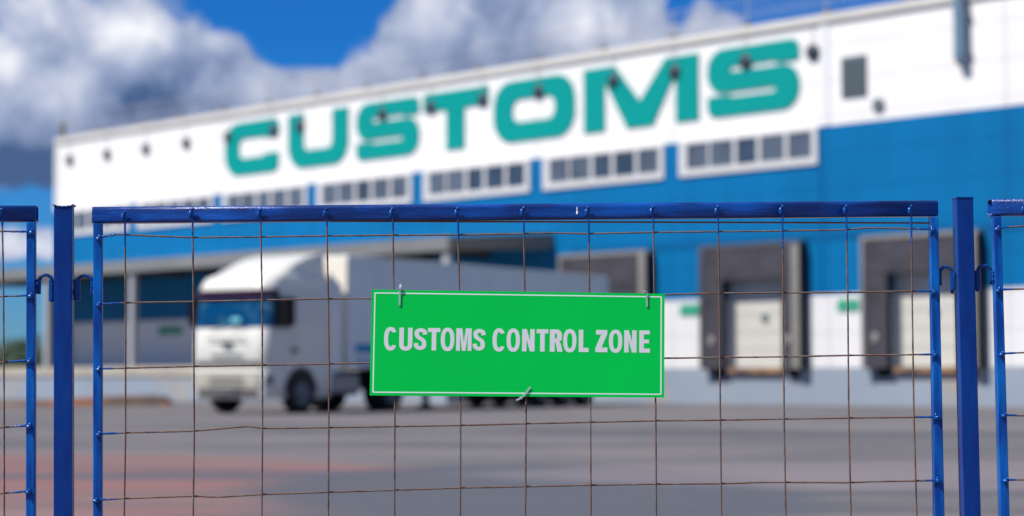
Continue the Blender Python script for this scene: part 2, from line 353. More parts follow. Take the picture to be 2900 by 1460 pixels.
M['tyre'] = mat('black tyre rubber', (.016, .016, .018), .85, bump=.3, bscale=30)
M['rim'] = mat('grey steel rim', (.16, .18, .22), .45, metal=.4)
M['chassis'] = mat('black chassis steel', (.018, .019, .023), .6, var=.3, vscale=2)
M['tank'] = mat('dull aluminium tank', (.20, .22, .27), .35, metal=.7)
M['grille'] = mat('warm grey grille', (.42, .40, .34), .6)
M['headlight'] = mat('headlight lens', (.12, .14, .17), .15, spec=.8)
M['stripe'] = mat('blue trailer stripe', (.0, .24, .46), .5, spec=.2)
M['stripe2'] = mat('pale blue trailer stripe', (.16, .38, .62), .5)
M['badge'] = mat('grey badge', (.10, .11, .12), .4)
M['rusty'] = mat('rusty brown steel', (.20, .075, .035), .9, var=.35, vscale=1.5, col2=(.06, .045, .035), c2scale=1.0)
M['roof_m'] = mat('grey roof sheet', (.35, .35, .36), .7)

# ------------------------------------------------------------------ ground
def ground_mat():
    mt = bpy.data.materials.new('worn asphalt'); mt.use_nodes = True; nt = mt.node_tree; b = nt.nodes['Principled BSDF']; N = nt.nodes.new; L = nt.links
    t = N('ShaderNodeTexCoord'); P = t.outputs['Object']
    def noise(sc, det=5, ro=.6, sx=1, sy=1):
        mp = N('ShaderNodeMapping'); L.new(P, mp.inputs[0]); mp.inputs['Scale'].default_value = (sx, sy, 1)
        n = N('ShaderNodeTexNoise'); L.new(mp.outputs[0], n.inputs['Vector']); n.inputs['Scale'].default_value = sc; n.inputs['Detail'].default_value = det; n.inputs['Roughness'].default_value = ro
        return n.outputs[0]
    sp = N('ShaderNodeSeparateXYZ'); L.new(P, sp.inputs[0])
    def ma(op, a, b_=None, clamp=False):
        n = N('ShaderNodeMath'); n.operation = op; n.use_clamp = clamp
        for i, v in enumerate((a, b_)):
            if v is None: continue
            if isinstance(v, (int, float)): n.inputs[i].default_value = v
            else: L.new(v, n.inputs[i])
        return n.outputs[0]
    def mr(v, a, c, d=0., e=1.):
        n = N('ShaderNodeMapRange'); n.interpolation_type = 'SMOOTHSTEP'; L.new(v, n.inputs[0])
        for i, q in zip((1, 2, 3, 4), (a, c, d, e)): n.inputs[i].default_value = q
        return n.outputs[0]
    def ell(cx, cy, rx, ry, rot=0, na=.9, ns=.25):
        c, s = math.cos(rot), math.sin(rot)
        dx = ma('SUBTRACT', sp.outputs[0], cx); dy = ma('SUBTRACT', sp.outputs[1], cy)
        u = ma('DIVIDE', ma('ADD', ma('MULTIPLY', dx, c), ma('MULTIPLY', dy, s)), rx); v = ma('DIVIDE', ma('SUBTRACT', ma('MULTIPLY', dy, c), ma('MULTIPLY', dx, s)), ry)
        d = ma('SQRT', ma('ADD', ma('MULTIPLY', u, u), ma('MULTIPLY', v, v)))
        d = ma('ADD', d, ma('MULTIPLY', ma('SUBTRACT', noise(ns, 5), .5), na))
        return mr(d, .8, 1.15, 1., 0.)
    def mix(f, a, b_):
        n = N('ShaderNodeMix'); n.data_type = 'RGBA'; L.new(f, n.inputs['Factor'])
        for i, q in ((6, a), (7, b_)):
            if isinstance(q, tuple): n.inputs[i].default_value = (*q, 1)
            else: L.new(q, n.inputs[i])
        return n.outputs[2]
    base = mix(mr(noise(.16, 6, .6, .6, 1), .35, .65), (.092, .089, .098), (.158, .146, .153))
    base = mix(mr(noise(.9, 6, .65, .5, 1), .45, .7), base, (.165, .150, .150))
    base = mix(ma('MULTIPLY', mr(noise(.5, 4, .6, .12, 1.6), .52, .62), .55), base, (.070, .070, .080))
    base = mix(ma('MULTIPLY', mr(noise(3.5, 4, .6, .3, 1), .55, .68), .5), base, (.085, .085, .092))
    red = ell(-6.2, 17.6, 5.6, 6.6, 0, 1.0, .16)
    base = mix(ma('MULTIPLY', red, mr(noise(.55, 6, .65, .35, 1.0),   .36, .58, .45, 1.)), base, (.200, .104, .100))
    dk = ell(.1, 16.3, 2.3, 4.6, 0.1, .7, .35); base = mix(ma('MULTIPLY', dk, .9), base, (.072, .080, .100))
    dk = ell(-2.6, 18.6, 2.6, .75, 0.05, .8, .4); base = mix(ma('MULTIPLY', dk, .7), base, (.075, .082, .105))
    dk = ell(4.3, 17.0, 1.5, .28, .25, .5, .5); base = mix(ma('MULTIPLY', dk, .8), base, (.070, .075, .09))
    dk = ell(2.3, 15.5, 1.8, .30, -.1, .5, .4); base = mix(ma('MULTIPLY', dk, .7), base, (.075, .080, .10))
    dk = ell(4.0, 31, 5, 1.4, -0.1, .9, .3); base = mix(ma('MULTIPLY', dk, .85), base, (.072, .074, .09))
    lt = ell(4.5, 18.5, 4.5, 2.5, 0, .9, .3); base = mix(ma('MULTIPLY', lt, .6), base, (.185, .160, .175))
    lt = ell(-5.5, 13.2, 3.0, .8, 0, .9, .3); base = mix(ma('MULTIPLY', lt, .6), base, (.21, .145, .15))
    fine = N('ShaderNodeTexNoise'); L.new(P, fine.inputs['Vector']); fine.inputs['Scale'].default_value = 45; fine.inputs['Detail'].default_value = 3
    f2 = mr(fine.outputs[0], .3, .7, .86, 1.14)
    sc = N('ShaderNodeVectorMath'); sc.operation = 'SCALE'; L.new(base, sc.inputs[0]); L.new(f2, sc.inputs['Scale'])
    L.new(sc.outputs[0], b.inputs['Base Color']); b.inputs['Roughness'].default_value = .85; b.inputs['Specular IOR Level'].default_value = .3
    bp = N('ShaderNodeBump'); bp.inputs['Strength'].default_value = .5; bp.inputs['Distance'].default_value = .01; L.new(fine.outputs[0], bp.inputs['Height']); L.new(bp.outputs[0], b.inputs['Normal'])
    return mt
g = MB(); g.add([(-3000, -60, 0), (3000, -60, 0), (3000, 5000, 0), (-3000, 5000, 0)], [(0, 1, 2, 3)])
tag(g.build('ground', ground_mat()), 'worn grey and reddish asphalt yard', 'ground', kind='structure')
# low wooded ridge far beyond the yard
hm = MB(); hv = []; hf = []
for i in range(61):
    x = -900 + i * 15; h = 20 + 9 * math.sin(i * .5) + 6 * math.sin(i * 1.3 + 1) + random.uniform(-1.5, 1.5)
    hv += [(x, 1390, 0), (x, 1440, h), (x, 1600, h * .7), (x, 1700, 0)]
for i in range(60):
    for k in range(3): a = i * 4 + k; hf.append((a, a + 4, a + 5, a + 1))
hm.add(hv, hf)
tag(hm.build('hills', mat('distant wooded ridge', (.10, .19, .30), .9, var=.3, vscale=.02), smooth=True), 'low distant wooded ridge', 'hills', kind='structure')  # distance haze is put into the ridge's blue colour

# ------------------------------------------------------------------ warehouse (local: x along wall to the right, y into building)
WO = Vector((9.6516, 60.5, 0)); WRZ = math.atan2(-.71317, .70099)
WM = Matrix.Translation(WO) @ Matrix.Rotation(WRZ, 4, 'Z')
wh = empty('warehouse', WO, WRZ)
tag(wh, 'large white and blue logistics warehouse with loading docks and strip windows', 'warehouse')
XL, XR = -43.95, 34.0; GAP = .006
MB().box(XL + .01, XR, .21, 42, .0, 11.9).build('hall_body', M['white_clad'], wh)
MB().box(XL, XR, 0, .2, 8.53, 11.70).build('upper_cladding', M['white_clad'], wh)

# lower cladding with real door openings
docks = [-9.0, -2.72, 3.55, 9.80, 16.05, 22.3]
xs = XL
for d in docks + [None]:
    x1 = XR if d is None else d - 1.25
    MB().box(xs, x1, 0, .2, 1.14 + GAP, 3.37 - GAP).build('lower_cladding', M['low_clad'], wh)
    if d is not None: xs = d + 1.25
bc = MB(); loop = [(XL, 8.53 - GAP), (XL, 3.37)]
for d in docks: loop += [(d - 1.25, 3.37), (d - 1.25, 3.97), (d + 1.25, 3.97), (d + 1.25, 3.37)]
loop += [(XR, 3.37), (XR, 8.53 - GAP)]
bc.prism([loop[::-1]], 0, .2).build('blue_cladding', M['blue_clad'], wh)
MB().box(XL, XR, -.03, .2, 0, 1.14).build('plinth', M['plinth'], wh)
MB().box(XL - .05, XR, -.10, .55, 11.70 + GAP, 11.97).build('parapet_cap', M['cap'], wh, bevel=.03)
MB().box(-.20, .10, -.035, -GAP, 8.54, 11.69).build('joint_strip', mat('pale grey joint strip', (.66, .67, .70), .5), wh)
MB().box(-.32, -.225, -.03, -GAP, 3.4, 8.5).build('blue_joint_strip', mat('darker blue joint strip', (.0, .10, .27), .5, spec=.15), wh)
MB().box(XL - .04, XL + .35, -.05, -GAP, 1.34, 8.5).build('corner_trim', M['blue_clad'], wh)
MB().box(XL - .04, XL + .14, -.05, -GAP, 8.54, 11.69).build('corner_trim', M['white_clad'], wh)
# darker horizontal strip over the docks
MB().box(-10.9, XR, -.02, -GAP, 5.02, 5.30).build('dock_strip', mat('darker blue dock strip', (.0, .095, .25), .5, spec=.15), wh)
# windows: seven bays of five lights
PO = [(1.00, .90), (2.06, .94), (3.09, .82), (4.12, .94), (5.12, .90)]
for b_ in range(7):
    xr = -(b_ * 6.25 + .33); xl = -(b_ * 6.25 + 5.92)
    fm = MB(); z0, z1, pz0, pz1 = 7.38, 8.52, 7.61, 8.42
    fm.box(xl, xr, -.07, -GAP, z0, pz0); fm.box(xl, xr, -.07, -GAP, pz1, z1)
    c = sorted([-(b_ * 6.25 + o) for o, w in PO]); ws = [w for o, w in reversed(PO)]
    e0 = xl
    for cx, w in zip(c, ws): fm.box(e0, cx - w / 2, -.07, -GAP, pz0 + .001, pz1 - .001); e0 = cx + w / 2
    fm.box(e0, xr, -.07, -GAP, pz0 + .001, pz1 - .001)
    f = fm.build('window', M['frame'], wh)
    for k, (cx, w) in enumerate(zip(c, ws)):
        q = MB().box(cx - w / 2, cx + w / 2, -.03, -GAP, pz0, pz1)
        q.build('pane', M['glass'] if (b_, k) in ((2, 2), (2, 3), (2, 4), (1, 2), (1, 3), (3, 2), (0, 2)) else M['glass_mid'], f)
# wall louvre, round vent, downpipe
v = MB().box(.60, 1.50, -.06, -GAP, 9.33, 10.55)
for k in range(11): v.box(.66, 1.44, -.085, -.061, 9.40 + k * .1, 9.45 + k * .1)
v.build('wall_louvre', M['vent'], wh)
MB().cyl((1.92, -.005, 8.97), (1.92, -.07, 8.97), .22, 24).build('round_vent', M['vent'], wh, bevel=.02)
p = MB(); p.cyl((4.90, -.205, 12.3), (4.90, -.205, 10.05), .19, 24); p.tube([(4.90, -.205, 10.05), (4.93, -.20, 9.95), (5.02, -.16, 9.82)], [.19, .17, .11], 24)
for z in (11.3, 10.2): p.box(4.68, 5.16, -.25, -.01, z, z + .06)
p.build('flue_pipe', M['pipe'], wh, smooth=False)
# roof rail
rr = MB(); x = XL + .1; i = 0
posts = []
while x < 20: posts.append(x); x += 3.12

for k, x in enumerate(posts):
    rr.box(x - .014, x + .014, .286, .314, 11.98, 13.0)
    MB().box(x - .10, x + .10, .18, .38, 11.975, 12.17 if k else 12.70).build('railing_foot', M['stud'], wh)
for z in (12.45, 12.97): rr.box(XL, 20, .292, .308, z, z + .018)
k = XL
while k < 20: rr.box(k - .006, k + .006, .295, .305, 12.0, 12.96); k += .16
rr.build('roof_railing', M['rail_m'], wh)
# dock shelters
def shelter(cx, first=False):
    s = empty('dock_shelter', (cx, 0, 0)); s.parent = wh
    x0, x1, y0, top = -2.10, 1.94, -.40, 4.93
    fr = MB()
    fr.box(x0, x0 + .10, y0, -.012, 1.12, top); fr.box(x0, x1, y0, -.012, top, top + .12)
    fr.build('shelter_frame', M['shelter_frame_dark' if first else 'shelter_frame'], s)
    MB().box(x1 - .34, x1 - .05, y0 - .02, y0, 1.12, top - .0).build('edge_flap', M['shelter_frame'], s)
    MB().box(x1 - .05, x1, y0 - .02, -.012, 1.12, top - .002).build('side_sheet', M['shelter_side'], s)
    MB().box(x0 + .102, x1 - .345, y0 + .02, y0 + .05, 3.92, top - .004).build('head_curtain', M['rubber'], s)
    for a, b2 in ((x0 + .102, -1.18), (1.18, x1 - .345)):
        MB().box(a, b2, y0 + .03, y0 + .06, 1.12, 3.92).build('side_curtain', M['rubber'], s)
    ln = MB(); ln.box(x0 + .11, -1.252, -.04, -.015, 1.17, top - .01); ln.box(1.252, x1 - .06, -.04, -.015, 1.17, top - .01); ln.box(-1.25, 1.25, -.04, -.015, 3.97, top - .01)
    ln.build('shelter_lining', M['rubber'], s)
    dm = MB()
    for q in range(5): dm.box(-1.25, 1.25, .15, .185, 1.16 + q * .56, 1.16 + (q + 1) * .56 - .02)
    dm.box(-1.25, 1.25, .187, .20, 1.14, 3.97)
    dd = dm.build('sectional_door', M['door_w'], s)
    MB().cyl((.15, .09, 2.72), (.15, .149, 2.72), .13, 16).build('door_porthole', M['vent'], dd)
    for xx in (-1.50, 1.42): MB().box(xx - .22, xx + .22, -.16, -.04, .86, 1.16).build('bumper', M['black'], s, bevel=.03)
    MB().box(-1.1, 1.05, -.20, -.035, .98, 1.15).build('dock_lip', M['rustlip'], s, bevel=.01)
    for xx in (-1.62, 1.42): MB().ball((xx, y0 + .01, 2.0), .13, 12, 8, 0, (1, .25, 1.3)).build('guide_light', M['shelter_frame'], s, smooth=True)
    return s
for d in docks: shelter(d, d == -2.72)
# loading platform and canopy on the left
pf = empty('loading_platform', (0, 0, 0)); pf.parent = wh
MB().box(-62, -11.9, -4.9, -.035, .94, 1.32).build('platform_slab', M['slab'], pf, bevel=.02)
MB().box(-62, -11.95, -4.84, -.035, 0, .94 - GAP).build('platform_wall', M['plinth'], pf)
MB().box(-62, XL - .2, -.03, 6, 0, 1.3).build('platform_extension', M['plinth'], pf)
cn = empty('canopy', (0, 0, 0)); cn.parent = wh
rf = MB(); rf.add([(-62, -4.9, 5.50), (-11.69, -4.9, 5.50), (-11.69, -.03, 5.86), (-62, -.03, 5.86), (-62, -4.9, 5.44), (-11.69, -4.9, 5.44), (-11.69, -.03, 5.80), (-62, -.03, 5.80)],
                  [(0, 1, 2, 3), (7, 6, 5, 4), (0, 4, 5, 1), (1, 5, 6, 2), (2, 6, 7, 3), (3, 7, 4, 0)])
rf.build('canopy_roof', M['roof_m'], cn)
MB().box(-62, -11.72, -4.97, -4.90, 5.05, 5.52).build('canopy_fascia', M['canopy'], cn, bevel=.015)
en = MB(); en.add([(-11.68, -4.9, 5.04), (-11.68, -.05, 5.30), (-11.68, -.05, 5.83), (-11.68, -4.9, 5.48), (-11.76, -4.9, 5.04), (-11.76, -.05, 5.30), (-11.76, -.05, 5.83), (-11.76, -4.9, 5.48)],
                  [(0, 1, 2, 3), (7, 6, 5, 4), (0, 4, 5, 1), (1, 5, 6, 2), (2, 6, 7, 3), (3, 7, 4, 0)])
en.build('canopy_end_board', M['canopy_end'], cn)
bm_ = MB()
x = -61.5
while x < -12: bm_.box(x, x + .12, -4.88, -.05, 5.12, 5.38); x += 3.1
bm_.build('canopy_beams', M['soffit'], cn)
for x in (-12.0, -18.2, -24.3, -30.42, -36.7, -43.0, -49.2, -55.4):
    MB().box(x - .15, x + .15, -4.85, -4.6, 1.325, 5.04).build('canopy_post', M['post_g'], cn, bevel=.02)
gr = MB().box(XL + 2.2, -33, -.06, -GAP, 1.33, 3.3)
gr.build('roller_door', mat('pale grey roller door', (.72, .73, .78), .6), wh)
MB().box(-33, -12.0, -.05, -GAP, 1.33, 3.3).build('roller_door', mat('grey roller door', (.66, .68, .74), .6), wh)

# green plates
def plate(x, z, w, h, y, label):
    e = MB().box(-w / 2, w / 2, -.03, 0, 0, h).build('bay_plate', M['plate'], None, bevel=.005)
    e.matrix_world = WM @ Matrix.Translation((x, y, z))
    tag(e, label, 'plate', 'green bay plates on the warehouse wall')
plate(-34.57, 2.70, 1.75, .38, -.065, 'dull green plate on the shaded wall under the canopy')
plate(-5.55, 2.86, .80, .36, -.01, 'green plate on the white wall just right of the sign board')
plate(.72, 2.84, .80, .36, -.01, 'green plate between the two open dock shelters')

# big teal letters
LS = empty('building_letters', WM @ Vector((-15.9, 0, 9.2)), WRZ)
tag(LS, 'huge teal letters spelling CUSTOMS on the white warehouse wall', 'lettering')
H_, SV, SH, RO, RI = 2.18, .98, .68, .9, .28
def L_O(w, h=H_): return [rpoly([(0, 0, RO), (w, 0, RO), (w, h, RO), (0, h, RO)], 8), rpoly([(SV, SH, .34), (w - SV, SH, .34), (w - SV, h - SH, .34), (SV, h - SH, .34)], 6)]
def L_C(w, h=H_):
    return [rpoly([(0, 0, RO), (w, 0, RO), (w, .36 * h, .14), (w - SV, .36 * h, .12), (w - SV, SH, RI), (SV, SH, RI), (SV, h - SH, RI), (w - SV, h - SH, RI), (w - SV, .66 * h, .12), (w, .66 * h, .14), (w, h, RO), (0, h, RO)], 6)]
def L_U(w, h=H_): return [rpoly([(0, h, .05), (0, 0, RO), (w, 0, RO), (w, h, .05), (w - SV, h, .05), (w - SV, SH, RI), (SV, SH, RI), (SV, h, .05)], 6)]
def L_S(w, h=H_):
    SH = .60; m_ = h / 2; q = SH / 2 + .02; a = .95
    g = h - SH - m_ - q; return [rpoly([(0, 0, .62), (w, 0, .9), (w, m_ + q, .62), (a, m_ + q, g / 2), (a, h - SH, g / 2), (w - a, h - SH, .10), (w - a, .69 * h, .10), (w, .69 * h, .14), (w, h, .75), (0, h, .9), (0, m_ - q, .62), (w - a, m_ - q, g / 2), (w - a, SH, g / 2), (a, SH, .10), (a, .31 * h, .10), (0, .31 * h, .14)], 8)]
def L_T(w, h=H_): return [[(w / 2 - SV / 2, 0), (w / 2 + SV / 2, 0), (w / 2 + SV / 2, h - SH), (w, h - SH), (w, h), (0, h), (0, h - SH), (w / 2 - SV / 2, h - SH)]]
def L_M(w, h=H_): return [[(0, 0), (SV, 0), (SV, .76 * h), (w / 2 - .58, 0), (w / 2 + .58, 0), (w - SV, .76 * h), (w - SV, 0), (w, 0), (w, h), (w - 1.42, h), (w / 2, .40 * h), (1.42, h), (0, h)]]
for fn, s0, s1 in ((L_C, 30.77, 27.15), (L_U, 26.53, 22.78), (L_S, 22.3, 18.66), (L_T, 18.42, 14.93), (L_O, 14.66, 10.62), (L_M, 10.20, 5.07), (L_S, 4.70, 1.0)):
    w = s0 - s1; lo = fn(w)
    o = MB().prism(lo, -.05, -.01).build('letter', M['teal'], LS)
    o.location = (-s0 + 15.9, 0, 0)

# floodlights along the top of the wall
def lamp_proto():
    e = empty('floodlight')
    a = MB(); a.tube([(0, -.02, .85), (0, -.06, .80), (0, -.08, .55), (0, -.08, .12)], .012, 8); a.box(-.05, .05, -.02, 0, .78, .95)
    a.build('bracket_arm', M['rail_m'], e, smooth=True)
    h = MB(); h.lathe([(.001, -.15), (.12, -.15), (.20, -.13), (.245, -.09), (.245, -.03), (.18, -.012), (.001, -.012)], (0, 0, 0), 'y', 18)
    h.build('lamp_head', M['lamp'], e, smooth=True)
    return e
lp0 = lamp_proto()
lamp_s = [42.76, 39.68, 36.63, 33.6, 30.62, 27.55, 25.82, 20.8, 18.05, 15.28, 12.42, 8.85, 6.13, 3.17, .53]
pos_txt = ['leftmost floodlight on the blank white wall end', 'second floodlight from the left end of the wall', 'third floodlight from the left end of the wall', 'fourth floodlight from the left, just left of the teal C',
 'floodlight over the left edge of the teal C', 'floodlight over the right tip of the teal C', 'floodlight over the left stem of the teal U', 'floodlight over the first teal S', 'floodlight over the left end of the teal T bar', 'floodlight over the right end of the teal T bar',
 'floodlight over the top of the teal O', 'floodlight over the left stem of the teal M', 'floodlight over the right stem of the teal M', 'floodlight over the last teal S', 'rightmost floodlight, just right of the last teal S']
for i, (s_, tx) in enumerate(zip(lamp_s, pos_txt)):
    o = lp0 if i == 0 else copy_tree(lp0)
    # the head stands just off the wall
    o.location = WM @ Vector((-s_ + .06, 0, 10.86)); o.rotation_euler = (0, 0, WRZ)
    tag(o, 'dark ' + tx, 'floodlight', 'floodlights over the big teal letters')

# ------------------------------------------------------------------ lorry (local: x forward, y left, z up; origin under cab front centre)
TR = empty('articulated_lorry', (-7.01, 48.80, 0), math.atan2(-.848, -.531))
tag(TR, 'white high-roof articulated lorry with long grey trailer backed towards the docks', 'lorry')
# cab skin: rings at heights; plan outline with rounded front corners
prof = [ # z, front x, half width, corner radius
 (.36, -.10, 1.16, .30), (.42, -.02, 1.20, .32), (.75, .03, 1.22, .34), (1.06, .03, 1.23, .34), (1.10, -.01, 1.22, .30), (1.26, -.01, 1.22, .30), (1.31, .01, 1.22, .28), (2.02, -.03, 1.22, .28),
 (2.10, -.07, 1.22, .28), (2.50, -.12, 1.21, .30), (2.88, -.19, 1.20, .32), (2.98, -.14, 1.20, .34), (3.05, -.10, 1.19, .36), (3.20, -.14, 1.17, .40), (3.34, -.24, 1.14, .42), (3.42, -.46, 1.10, .42), (3.54, -.74, 1.04, .40), (3.72, -1.12, 1.01, .36), (3.90, -1.62, 1.0, .30), (4.0, -2.1, 1.0, .22), (4.03, -2.45, 1.0, .04)]
BX = -2.60
def ring(z, off=0.0):
    for a, b2 in zip(prof, prof[1:]):
        if a[0] <= z <= b2[0]:
            t = (z - a[0]) / (b2[0] - a[0]); fx, hw, cr_ = [a[i] + (b2[i] - a[i]) * t for i in (1, 2, 3)]; break
    fx += off; hw += off; cr_ = min(cr_ + off, fx - BX - .02)
    pts = [(BX, -hw, z)]
    for s_ in (-1, 1):
        for k in range(9):
            a = math.pi / 2 * k / 8
            if s_ == 1: a = math.pi / 2 - a
            # bulged front: slight crown
            y = s_ * (hw - cr_ + cr_ * math.cos(a)); x = fx - cr_ + cr_ * math.sin(a) - .06 * (y / hw) ** 2
            pts.append((x, y, z))
    # order: right side rear -> right front corner -> left front corner -> left rear
    pts.append((BX, hw, z)); return pts
def patch(zs, i0, i1, off, name, material, parent):
    b2 = MB(); rows = [ring(z, off)[i0:i1] for z in zs]; n = len(rows[0]); v = [p for r_ in rows for p in r_]
    rows2 = [ring(z, off - .03)[i0:i1] for z in zs]; v2 = [p for r_ in rows2 for p in r_]
    fs = []; m = len(rows); K = len(v)
    for i in range(m - 1):
        for k in range(n - 1): fs.append((i * n + k, i * n + k + 1, (i + 1) * n + k + 1, (i + 1) * n + k)); fs.append((K + i * n + k, K + (i + 1) * n + k, K + (i + 1) * n + k + 1, K + i * n + k + 1))
    for k in range(n - 1): fs.append((k, K + k, K + k + 1, k + 1)); a = (m - 1) * n; fs.append((a + k, a + k + 1, K + a + k + 1, K + a + k))
    for i in range(m - 1): fs.append((i * n, (i + 1) * n, K + (i + 1) * n, K + i * n)); a = n - 1; fs.append((i * n + a, K + i * n + a, K + (i + 1) * n + a, (i + 1) * n + a))
    b2.add(v + v2, fs); return b2.build(name, material, parent, smooth=False)
cb = MB(); rows = [ring(p_[0]) for p_ in prof]; n = len(rows[0]); vs = [q for r_ in rows for q in r_]; fs = []
for i in range(len(rows) - 1):
    for k in range(n):
        k2 = (k + 1) % n; fs.append((i * n + k, i * n + k2, (i + 1) * n + k2, (i + 1) * n + k))
fs.append(tuple(range(n))); fs.append(tuple((len(rows) - 1) * n + k for k in range(n)))
cb.add(vs, fs); cab = cb.build('cab', M['truck_w'], TR, smooth=True)
md = cab.modifiers.new('e', 'EDGE_SPLIT'); md.split_angle = R(40)
def fr(z0, z1, n_=5): return [z0 + (z1 - z0) * k / (n_ - 1) for k in range(n_)]
ws = patch(fr(2.12, 2.90), 3, 17, .012, 'windscreen', M['windscreen'], cab)
MB().box(-.20, -.11, .02, .34, 2.16, 2.36).build('dashboard_papers', M['dash'], cab, bevel=.03)
patch(fr(2.84, 3.04, 3), 2, 18, .09, 'sun_visor', M['visor'], cab)
patch(fr(1.10, 1.27, 3), 4, 16, .010, 'grille', M['grille'], cab)
lg = patch(fr(.62, 1.04, 4), 7, 13, .012, 'lower_grille', M['grille'], cab)
patch(fr(.44, .60, 3), 8, 12, .014, 'bumper_intake', mat('dark bumper intake', (.12, .11, .10), .6), cab)
for i0, i1 in ((2, 6), (14, 18)): patch(fr(.70, .96, 3), i0, i1, .014, 'headlight', M['headlight'], cab)
MB().box(.02, .058, -.30, .30, .50, .62).build('number_plate', M['badge'], cab)
wp = MB(); wp.tube([(.0, .05, 2.13), (-.03, .55, 2.20)], .018); wp.tube([(.0, -.6, 2.13), (-.03, -.1, 2.20)], .018); wp.build('wiper', M['black'], cab)
MB().box(-.02, .045, -1.0, 1.0, 1.275, 1.30).build('panel_groove', M['badge'], cab)
for gz in (.70, .80, .90): MB().box(.06, .075, -.55, .55, gz, gz + .03).build('grille_slat', M['badge'], lg)
MB().box(.02, .03, -.62, .62, 1.82, 1.86).build('panel_groove', M['badge'], cab)
MB().box(-.02, .045, -.16, .16, 1.66, 1.78).build('badge', M['badge'], cab, bevel=.02)
MB().box(.0, .034, -.5, .5, 1.44, 1.47).build('panel_groove', M['badge'], cab)
# near side (left, +y) and far side fittings
for s_ in (1, -1):
    def bx(x0, x1, ya, yb, z0, z1): 
        a, b2 = sorted((s_ * ya, s_ * yb)); return MB().box(x0, x1, a, b2, z0, z1)
    bx(-1.0, -.32, 1.205, 1.228, 2.10, 2.84).build('side_window', M['sideglass'], cab, bevel=.01)
    arm = MB(); arm.tube([(-.40, s_ * 1.2, 2.78), (-.52, s_ * 1.45, 2.74)], .025); arm.tube([(-.40, s_ * 1.2, 2.24), (-.52, s_ * 1.45, 2.24)], .025)
    arm.box(-.66, -.44, min(s_ * 1.36, s_ * 1.62), max(s_ * 1.36, s_ * 1.62), 2.16, 2.84)
    arm.build('mirror', M['black'], cab, bevel=.03)
    bx(-1.25, -1.0, 1.22, 1.26, 1.50, 1.62).build('door_handle', M['badge'], cab, bevel=.01)
    # side fairing behind the cab
    fv = MB(); y0, y1 = sorted((s_ * 1.15, s_ * 1.19))
    fv.add([(x, y, z) for y in (y0, y1) for x, z in ((-2.59, 1.0), (-3.12, 1.05), (-3.12, 3.2), (-2.59, 3.55))], [(0, 1, 2, 3), (7, 6, 5, 4), (0, 4, 5, 1), (1, 5, 6, 2), (2, 6, 7, 3), (3, 7, 4, 0)])
    fv.build('side_fairing', M['truck_s'], cab)
    # wheel arch: dark ring standing proud
    arch = MB(); pts = []
    for k in range(15):
        a = math.pi * k / 14; pts.append((-1.37 + .62 * math.cos(a), .53 + .62 * math.sin(a)))
    for k in range(15):
        a = math.pi * (14 - k) / 14; pts.append((-1.37 + .50 * math.cos(a), .53 + .50 * math.sin(a)))
    y0, y1 = sorted((s_ * .85, s_ * 1.27)); arch.prism([pts], y0, y1); arch.build('wheel_arch', M['chassis'], cab)
    dk_ = MB(); pts = [(-1.37 + .50 * math.cos(math.pi * k / 14), .53 + .50 * math.sin(math.pi * k / 14)) for k in range(15)] + [(-1.87, .3), (-.87, .3)]
    y0, y1 = sorted((s_ * 1.16, s_ * 1.228)); dk_.prism([pts], y0, y1); dk_.build('wheel_well_shade', M['black'], cab)  # black plate on the solid cab side stands for the shaded wheel hollow
# chassis
ch = MB(); ch.box(-6.6, -.9, .32, .46, .62, .92); ch.box(-6.6, -.9, -.46, -.32, .62, .92)
for x in (-2.6, -3.6, -4.8, -6.3): ch.box(x, x + .12, -.318, .318, .66, .88)
ch.box(-5.9, -4.4, -.55, .55, .93, 1.08); ch.build('chassis', M['chassis'], TR)
for s_ in (1, -1):
    y0, y1 = sorted((s_ * .55, s_ * 1.18)); MB().box(-3.95, -2.45, y0, y1, .42, 1.0).build('fuel_tank', M['tank'] if s_ > 0 else M['chassis'], TR, bevel=.12, seg=4)
    ms = MB(); pts = []
    for k in range(13): a = math.pi * k / 12; pts.append((-5.27 + .62 * math.cos(a), .56 + .60 * math.sin(a)))
    for k in range(13): a = math.pi * (12 - k) / 12; pts.append((-5.27 + .58 * math.cos(a), .56 + .56 * math.sin(a)))
    y0, y1 = sorted((s_ * .6, s_ * 1.24)); ms.prism([pts], y0, y1); ms.build('mudguard', M['chassis'], TR)
# trailer
TX0, TX1 = -3.25, -16.9
tb = MB().box(TX1, TX0 - .05, -1.25, 1.25, 1.12, 4.02); body = tb.build('trailer_box', M['trailer'], TR, bevel=.03)
MB().box(TX0 - .045, TX0, -1.24, 1.24, 1.14, 4.0).build('trailer_front_wall', M['trailer_f'], TR, bevel=.02)
for (z0, z1, mm) in ((1.52, 1.75, 'stripe'), (1.22, 1.38, 'stripe2')):
    MB().box(TX1 + .3, TX0 - .35, 1.252, 1.262, z0, z1).build('side_stripe', M[mm], body)
sr = MB(); x = TX0 - 1.3
while x > TX1: sr.box(x - .02, x + .02, 1.252, 1.262, 1.76, 3.92); x -= 1.36
sr.box(TX1, TX0 - .06, 1.252, 1.28, 3.93, 4.0); sr.box(TX1, TX0 - .06, 1.252, 1.275, 1.13, 1.20)
sr.build('side_posts', mat('grey trailer posts', (.58, .64, .68), .5), body)
rd = MB().box(TX1 - .05, TX1 - .002, -1.24, 1.24, 1.14, 4.0); rd.build('rear_doors', M['trailer'], TR)
tc_ = MB(); tc_.box(TX1, TX0 - 3, .45, .60, .80, 1.11); tc_.box(TX1, TX0 - 3, -.60, -.45, .80, 1.11); tc_.box(TX1 - .02, TX1 + .12, -1.2, 1.2, .45, .62)
tc_.box(TX1 + 1, TX1 + 1.1, -.449, .449, .85, 1.05); tc_.build('trailer_frame', M['chassis'], TR)
